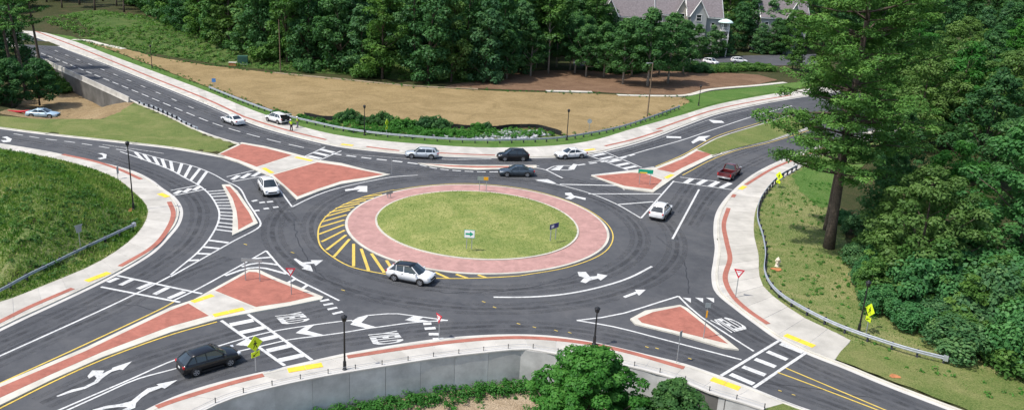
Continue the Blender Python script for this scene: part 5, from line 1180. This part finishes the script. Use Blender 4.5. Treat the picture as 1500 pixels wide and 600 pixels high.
ped_sign(1139, 276, 251, 'yellow crossing sign beside the right-hand guardrail near the red pickup', -.7)
ped_sign(1268, 490, 444, 'yellow crossing sign beside the lamp at the right-hand guardrail end', -.9, z=.05)
ped_sign(566, 200, 174, 'narrow yellow crossing sign among the pond shrubs', 1.15)
def yield_sign(px, py, top, label, yaw=0.0, s=1.0):
    z = .13; b_, h = post(px, py, top, z); s *= .82; root = empty('yield_sign', (*b_, z), face_angle(b_)+yaw, label, 'road sign', 'red and white yield signs')
    MB().lathe([(.04, 0), (.04, h-.1)], 8).build('post', M['post_grey'], root); r = .52*s
    p = plate('red_plate', [(0, h-.95*s), (r, h), (-r, h)], M['sign_red'], root, -.05); w = plate('white_panel', [(0, h-.68*s), (r*.58, h-.15*s), (-r*.58, h-.15*s)], M['sign_white'], p, -.072, .012)
    sign_text('YIELD', .42*s, .10*s, M['sign_red'], w, h-.24*s, -.082)
yield_sign(427, 433, 392, 'yield sign on the lower left red island', -.2); yield_sign(643, 497, 460, 'yield sign on the near sidewalk at the lower entry', -1.0); yield_sign(1077, 437, 394, 'yield sign on the right-hand sidewalk', .0, 1.15)
def two_post(pxa, pxb, top, bot, label, face, z=.13, content=None, yaw=None, cat='road sign', name='guide_sign'):
    a, b_ = np.array(G(*pxa)), np.array(G(*pxb)); m = (a+b_)/2; w = np.hypot(*(b_-a)); ang = math.atan2(*(b_-a)[::-1])
    h = ztop(m, top)-z; hb = ztop(m, bot)-z; root = empty(name, (*m, z), ang, label, cat)
    for s in (-1, 1): MB().box((s*w/2, 0, h*.48), (.07, .07, h*.96)).build('post', M['post_grey'], root)
    W2 = w/2+.28; p = plate('panel', [(-W2, hb), (W2, hb), (W2, h), (-W2, h)], face, root, -.07)
    if content: content(p, W2, hb, h)
    return root
def arrow_content(p, W2, hb, h):
    plate('border', [(-W2*.93, hb+.05), (W2*.93, hb+.05), (W2*.93, h-.05), (-W2*.93, h-.05)], M['sign_white'], p, -.092, .012)
    zc = (hb+h)/2; k = (h-hb)*.3; m = MB(); m.add([(x*W2*.75, -.105, zc+z*k) for x, z in [(-1, -.35), (.1, -.35), (.1, -1), (1, 0), (.1, 1), (.1, .35), (-1, .35)]], [tuple(range(7))]); m.build('arrow_symbol', M['sign_green'], p)
two_post((683, 372), (690.5, 372.5), 336, 348, 'white and green sign on two posts in the central island', M['sign_green'], .6, arrow_content)
def blue_content(p, W2, hb, h):
    zc = (hb+h)/2; k = (h-hb)*.3
    plate('white_patch', [(-W2*.7, zc-k), (-W2*.1, zc-k*.6), (-W2*.1, zc+k), (-W2*.7, zc+k*.8)], M['sign_white'], p, -.092, .012)
two_post((805.5, 360), (813, 357.5), 327, 334, 'dark blue sign on two posts at the right of the central island', M['sign_blue'], .6, blue_content)
two_post((568, 291), (572, 290), 279, 284, 'sign seen edge-on at the back left of the central island', M['sign_back'], .15)
def gold_content(p, W2, hb, h): plate('gold_patch', [(W2*.1, hb+.06), (W2*.9, hb+.06), (W2*.9, h-.06), (W2*.1, h-.06)], M['orange'], p, -.092, .012)
two_post((702, 281), (712, 281.5), 258, 264, 'grey sign with a pale gold patch at the back of the central island', M['sign_back'], .15, gold_content)
def street_content(p, W2, hb, h): plate('yellow_strip', [(-W2*.8, hb+.03), (W2*.2, hb+.03), (W2*.2, hb+.20), (-W2*.8, hb+.20)], M['tactile'], p, -.092, .012)
two_post((936, 271), (951.5, 272), 248, 254, 'green sign with a yellow strip on the upper right red island', M['sign_green'], .145, street_content)
two_post((360, 412), (381, 413.5), 378, 383, 'wide sign panel on two posts at the tip of the lower left red island', M['sign_back'], .145)
def small_sign(px, py, top, label, mat, w=.5, hh=.6, z=.13, yaw=0., extra=None, shape_=None):
    b_, h = post(px, py, top, z); root = empty('road_sign', (*b_, z), face_angle(b_)+yaw, label, 'road sign')
    MB().lathe([(.035, 0), (.035, h-.05)], 8).build('post', M['post_grey'], root); hw = w/2
    plate('panel', shape_(h, hw) if shape_ else [(-hw, h-hh), (hw, h-hh), (hw, h), (-hw, h)], M[mat], root, -.05)
    if extra: extra(root, h)
oct_ = lambda h, r: [(r*math.cos(t)*1.0, h-r+r*math.sin(t)) for t in np.linspace(.39, .39+2*math.pi, 9)[:-1]]
small_sign(119, 371, 329, 'grey sign back standing above the guardrail on the grassy hill', 'sign_back', .9, .8, z=.6, yaw=.5, shape_=lambda h, r: [(-.25, h-.75), (.25, h-.75), (.30, h-.2), (.42, h), (-.42, h), (-.30, h-.2)])
small_sign(173, 263, 244, 'small dark sign on the sidewalk left of the tall hillside lamp', 'sign_back', .4, .9, yaw=1.0)
small_sign(991, 532, 484, 'slim grey sign on the near sidewalk below the lower right red island', 'sign_back', .34, .6, yaw=1.1)
def delineator(root, h): MB().box((0, -.05, h-1.0), (.12, .05, .62)).build('orange_strip', M['orange'], root)
small_sign(1030, 497, 443, 'sign with an orange strip on the lower right red island', 'sign_back', .45, .42, yaw=.3, extra=delineator)
small_sign(314, 134, 115, 'small blue sign at the start of the far guardrail', 'sign_lightblue', .7, .7)
small_sign(862, 200, 174, 'grey sign back behind the far guardrail right of the pond', 'sign_back', .8, .8, z=.06, shape_=oct_)
small_sign(574, 257, 231, 'thin sign post on the upper left red island', 'sign_back', .3, .4, yaw=1.2)

# ================================================================== hydrant, cabinet, odds and ends
b_ = G(1138, 391); root = empty('fire_hydrant', (*b_, float(Hq([b_])[0])), 0, 'cream fire hydrant on the dry verge behind the right-hand guardrail', 'fire hydrant')
MB().lathe([(.26, 0), (.26, .06), (.19, .10), (.19, .68), (.24, .72), (.24, .78), (.17, .90), (.05, 1.0), (.05, 1.08)], 12).build('barrel', M['hydrant'], root, True)
for a in (0, 2.1, 4.2): MB().tube([(0, 0, .55), (.30*math.cos(a), .30*math.sin(a), .55)], [.09, .10], 8).build('nozzle', M['hydrant'], root)
for px, r, lab in (((1137, 396), .45, 'patch of orange soil round the fire hydrant'), ((1200, 440), .0, ''), ((1310, 553), .35, 'patch of orange soil on the roadside lawn at lower right'), ((186, 309), .6, 'patch of orange soil at the foot of the hillside lamp')):
    if r:
        q = np.array(G(*px)); P = np.array([q+r*np.array([1.3*math.cos(t), math.sin(t)])*(1+.25*math.sin(3*t+px[0])) for t in np.linspace(0, 6.28, 15)[:-1]])
        o = up_normals(patch('bare_soil', P, M['terracotta'], .10, .5))
b_ = G(356, 96); z0 = float(Hq([b_])[0]); root = empty('utility_cabinet', (*b_, z0), .25, 'dark green utility cabinet at the top edge of the brown field', 'cabinet')
MB().box((0, 0, .08), (2.5, 2.0, .16)).build('base', M['kerb'], root); MB().box((0, 0, 1.0), (2.2, 1.7, 1.7), taper=.97).build('housing', M['util_green'], root); MB().box((0, -.86, .95), (1.0, .03, 1.3)).build('door', M['util_green'], root)
b_ = G(341, 97); z0 = float(Hq([b_])[0]); root = empty('brick_box', (*b_, z0), .2, 'low reddish box beside the dark green utility cabinet', 'box'); MB().box((0, 0, .35), (1.6, 1.0, .7)).build('side', M['terracotta'], root); MB().box((0, 0, .74), (1.7, 1.1, .08)).build('lid', M['kerb'], root)
b_ = G(28, 162, -1.2); z0 = float(Hq([b_])[0]); root = empty('kayak', (*b_, z0), .3, 'small red object under the dark trees at the left edge', 'kayak')
V = []; ns = 11
for i in range(ns):
    t = i/(ns-1)*2-1; w = .38*(1-t*t)**.7+.01
    for k in range(7): a = math.pi*k/6; V.append((t*1.7, -w*math.cos(a), .35+.18*t*t-.33*math.sin(a)*(1-t*t*.6)))
mesh_obj('hull', V, [(i*7+k, i*7+k+1, (i+1)*7+k+1, (i+1)*7+k) for i in range(ns-1) for k in range(6)], M['sign_red'], root, True).modifiers.new('t', 'SOLIDIFY').thickness = .04
# pale kerb paths on the far side of the field
for px, nm in (([(800, 134.5), (830, 135), (867, 136)], 'path'), ([(904, 140.5), (950, 141.5), (1003, 141), (1040, 132.5), (1107, 126.5), (1150, 122)], 'path'), ([(106, 59), (125, 60), (150, 66), (182, 73)], 'path'), ([(400, 107.5), (500, 117), (600, 126.5), (700, 131.5)], 'path')):
    P = S(px, 1.2); w = .32 if px[0][0] == 400 else .7; A, B = offset(P, w), offset(P, -w); zz = np.maximum(Hq(A), Hq(B))+.16
    n = len(P); V = [(p[0], p[1], z) for p, z in zip(A, zz)]+[(p[0], p[1], z) for p, z in zip(B, zz)]+[(p[0], p[1], z-.3) for p, z in zip(A, zz)]+[(p[0], p[1], z-.3) for p, z in zip(B, zz)]
    F = [(n+i, n+i+1, i+1, i) for i in range(n-1)]+[(3*n+i, 3*n+i+1, n+i+1, n+i) for i in range(n-1)]+[(i, i+1, 2*n+i+1, 2*n+i) for i in range(n-1)]
    mesh_obj('path', V, F, M['kerb'] if w > .4 else M['pale_dirt'], kind='structure')

# ================================================================== townhouses
def window(x, z, w, h, parent, y):
    f = MB(); 
    for c_, d_ in (((x, y, z+h/2), (w+.24, .12, .14)), ((x, y, z-h/2), (w+.24, .16, .14)), ((x-w/2, y, z), (.14, .12, h)), ((x+w/2, y, z), (.14, .12, h)), ((x, y, z), (w, .08, .08))): f.box(c_, d_)
    o = f.build('window', M['house_trim'], parent); MB().box((x, y+.04, z), (w-.1, .03, h-.1)).build('pane', M['glass'], o); return o
def house(loc, rz, Wd, D, eave, ridge, wall, label, gable=None, chim=False):
    z0 = float(Hq([loc])[0]); root = empty('townhouse', (*loc, z0-.1), rz, label, 'house', 'townhouses beyond the car park'); hw, hd = Wd/2, D/2
    # walls with gable ends on the short sides
    V = [(-hw, -hd, 0), (hw, -hd, 0), (hw, hd, 0), (-hw, hd, 0), (-hw, -hd, eave), (hw, -hd, eave), (hw, hd, eave), (-hw, hd, eave), (-hw, 0, ridge-.15), (hw, 0, ridge-.15)]
    mesh_obj('wall', V, [(0, 1, 5, 4), (1, 2, 6, 9, 5), (2, 3, 7, 6), (3, 0, 4, 8, 7)], M[wall], root)
    o_ = .5; k = (ridge-eave)/hd; V = []
    for x in (-hw-o_, hw+o_): V += [(x, -hd-o_, eave-k*o_), (x, 0, ridge), (x, hd+o_, eave-k*o_)]
    rf = mesh_obj('roof', V, [(0, 3, 4, 1), (1, 4, 5, 2)], M['roof'], root); s = rf.modifiers.new('t', 'SOLIDIFY'); s.thickness = .25; s.offset = 1
    t = MB()
    for x in (-hw-o_-.04, hw+o_+.04):
        for y in (-1, 1): t.tube([(x, y*(hd+o_), eave-k*o_), (x, 0, ridge)], .22, 4)
    t.box((0, -hd-o_, eave-k*o_), (Wd+2*o_, .2, .3)); t.build('trim_board', M['house_trim'], root)
    for fl_ in range(3):
        for x in np.arange(-hw+1.6, hw-1, 2.9): window(x, 1.9+fl_*3.4, 1.1, 1.6, root, -hd-.05)
    if gable:
        gx, gw, gp = gable; V = [(gx-gw/2, -hd-gp, 0), (gx+gw/2, -hd-gp, 0), (gx+gw/2, -hd-gp, eave), (gx-gw/2, -hd-gp, eave), (gx, -hd-gp, ridge-.6), (gx-gw/2, -hd, 0), (gx+gw/2, -hd, 0), (gx+gw/2, -hd, eave), (gx-gw/2, -hd, eave)]
        mesh_obj('gable_bay', V, [(0, 1, 2, 4, 3), (5, 0, 3, 8), (1, 6, 7, 2)], M[wall], root)
        V = [(gx-gw/2-.4, -hd-gp-.4, eave-.3), (gx, -hd-gp-.4, ridge-.45), (gx+gw/2+.4, -hd-gp-.4, eave-.3), (gx-gw/2-.4, -hd+.2, eave-.3), (gx, -.2, ridge-.45), (gx+gw/2+.4, -hd+.2, eave-.3)]
        g = mesh_obj('gable_roof', V, [(0, 1, 4, 3), (1, 2, 5, 4)], M['roof'], root); g.modifiers.new('t', 'SOLIDIFY').thickness = .2
        m = MB(); m.tube([V[0], V[1], V[2]], .2, 4); m.build('trim_board', M['house_trim'], g)
        window(gx, eave-.6, 1.5, 1.9, root, -hd-gp-.05); window(gx, eave-4.2, 1.5, 1.9, root, -hd-gp-.05)
    if chim: MB().box((hw*.3, -.8, ridge+.3), (1.0, 1.0, 2.4)).build('chimney', M['siding2'], rf)
    return root
# the roofs step down the row behind the trees
def at_depth(px, py, Y): d = ray(px, py); t = Y/d.y; return (d.x*t, Y, CAM_H+d.z*t)
for (x0, x1, ye, yr, Y, D, wall, lab, gab, ch) in (((884), (958), 21, -4, 250, 12, 'siding', 'cream townhouse with taupe roof at the left of the row beyond the car park', (-5.5, 4.6, 1.6), False), ((962), (1008), 19, -6, 252, 12, 'siding', 'townhouse with pale gable boards in the middle of the row', (3.0, 3.6, 1.0), True), ((1010), (1058), 22, -3, 249, 11, 'siding2', 'townhouse with a pointed grey gable bay at the right of the row', (-2.0, 4.6, 1.4), False), ((1118), (1185), 24, 0, 262, 12, 'siding2', 'separate grey-roofed townhouse right of the row', (2.5, 4.0, 1.2), False)):
    a = at_depth(x0, ye, Y); b2 = at_depth(x1, ye, Y); r_ = at_depth((x0+x1)/2, yr, Y+6)
    house(((a[0]+b2[0])/2, Y+D/2), -.03, (b2[0]-a[0]), D, a[2], r_[2], wall, lab, gab, ch)
tb = at_depth(1057, 66, 247); root = empty('balcony_tower', (tb[0], 245.5, 0), 0, 'white stacked balconies under a domed mint canopy beside the gable house', 'balcony')
tc = at_depth(1057, 32, 245.5)[2]
for x in (-.9, .9):
    for y in (-1, 1): MB().box((x, y, tc/2), (.28, .28, tc)).build('column', M['house_trim'], root)
for i in range(1, 4):
    m = MB(); z = tc*i/4; m.box((0, 0, z), (2.2, 2.4, .25)); m.box((0, -1.25, z+1.0), (2.2, .08, .1))
    for x in np.linspace(-1.05, 1.05, 7): m.box((x, -1.25, z+.55), (.07, .07, .9))
    m.build('balcony', M['house_trim'], root)
MB().box((0, 1.3, tc/2-.1), (2.6, .3, tc-.3)).build('back_wall', M['siding2'], root)
MB().lathe([(2.2, tc-.25), (2.2, tc-.05), (1.7, tc+.35), (.9, tc+.7), (.15, tc+.85)], 16).build('canopy', M['canopy'], root, True)

# ================================================================== two workers behind the parked car
def skin_mesh(name, pts, edges, rad, mat, parent, root=0):
    me = bpy.data.meshes.new(name); me.from_pydata(pts, edges, []); me.materials.append(mat)
    o = bpy.data.objects.new(name, me); link(o, parent); sk = o.modifiers.new('skin', 'SKIN'); sk.use_smooth_shade = True
    for i, r in enumerate(rad): me.skin_vertices[0].data[i].radius = (r, r) if not isinstance(r, tuple) else r
    me.skin_vertices[0].data[root].use_root = True
    su = o.modifiers.new('sub', 'SUBSURF'); su.levels = 1; su.render_levels = 1; return o
def person(px, py, rz, label, top, low, bend=0.0, step=.12):
    b_ = G(px, py, .13); root = empty('person', (*b_, .13), rz, label, 'person', 'workers on the far sidewalk')
    # pelvis, chest, neck, head, arms, legs
    f = bend
    pts = [(0, 0, .94), (.05*f, 0, 1.15), (.25*f, 0, 1.40), (.32*f, 0, 1.50), (.38*f, 0, 1.60), (.42*f, 0, 1.72), (.25*f, .19, 1.40), (.12+.2*f, .25, 1.14), (.30+.2*f, .20, .98), (.36+.2*f, .19, .93), (.25*f, -.19, 1.40), (.05+.2*f, -.26, 1.13), (.18+.2*f, -.23, .92), (.22+.2*f, -.22, .86), (0, .10, .86), (step*.6, .11, .48), (step*.7, .11, .09), (step*.7+.16, .12, .04), (0, -.10, .86), (-step*.4, -.11, .48), (-step, -.11, .09), (-step+.16, -.12, .04)]
    E_ = [(0, 1), (1, 2), (2, 3), (3, 4), (4, 5), (2, 6), (6, 7), (7, 8), (8, 9), (2, 10), (10, 11), (11, 12), (12, 13), (0, 14), (14, 15), (15, 16), (16, 17), (0, 18), (18, 19), (19, 20), (20, 21)]
    R_ = [.13, .13, .15, .06, .10, .075, .065, .05, .04, .045, .065, .05, .04, .045, .095, .062, .045, .04, .095, .062, .045, .04]
    skin_mesh('body', pts, E_, R_, M['skin'], root)
    skin_mesh('vest', [pts[i] for i in (0, 1, 2, 6, 10)]+[tuple(np.array(pts[6])*.5+np.array(pts[7])*.5), tuple(np.array(pts[10])*.5+np.array(pts[11])*.5)], [(0, 1), (1, 2), (2, 3), (2, 4), (3, 5), (4, 6)], [.16, .165, .185, .095, .095, .075, .075], M[top], root)
    skin_mesh('trousers', [pts[i] for i in (0, 14, 15, 16, 18, 19, 20)], [(0, 1), (1, 2), (2, 3), (0, 4), (4, 5), (5, 6)], [.15, .115, .085, .07, .115, .085, .07], M[low], root)
    for i in (17, 21):
        p = pts[i]; MB().box((p[0]-.05, p[1], .05), (.28, .11, .10)).build('boot', M['trim'], root)
    p = pts[5]; MB().lathe([(.16, p[2]-.04), (.15, p[2]-.02), (.125, p[2]+.02), (.10, p[2]+.09), (.03, p[2]+.125)], 12, c=(p[0], p[1], 0)).build('helmet', M['hat'], root, True)
person(427, 191.5, 2.6, 'worker in lime vest and dark trousers behind the open tailgate', 'hivis', 'trousers', .35); person(436, 187, 3.3, 'worker in yellow-green vest and grey trousers nearest the guardrail', 'hivis', 'grey_cloth', .1, .06)
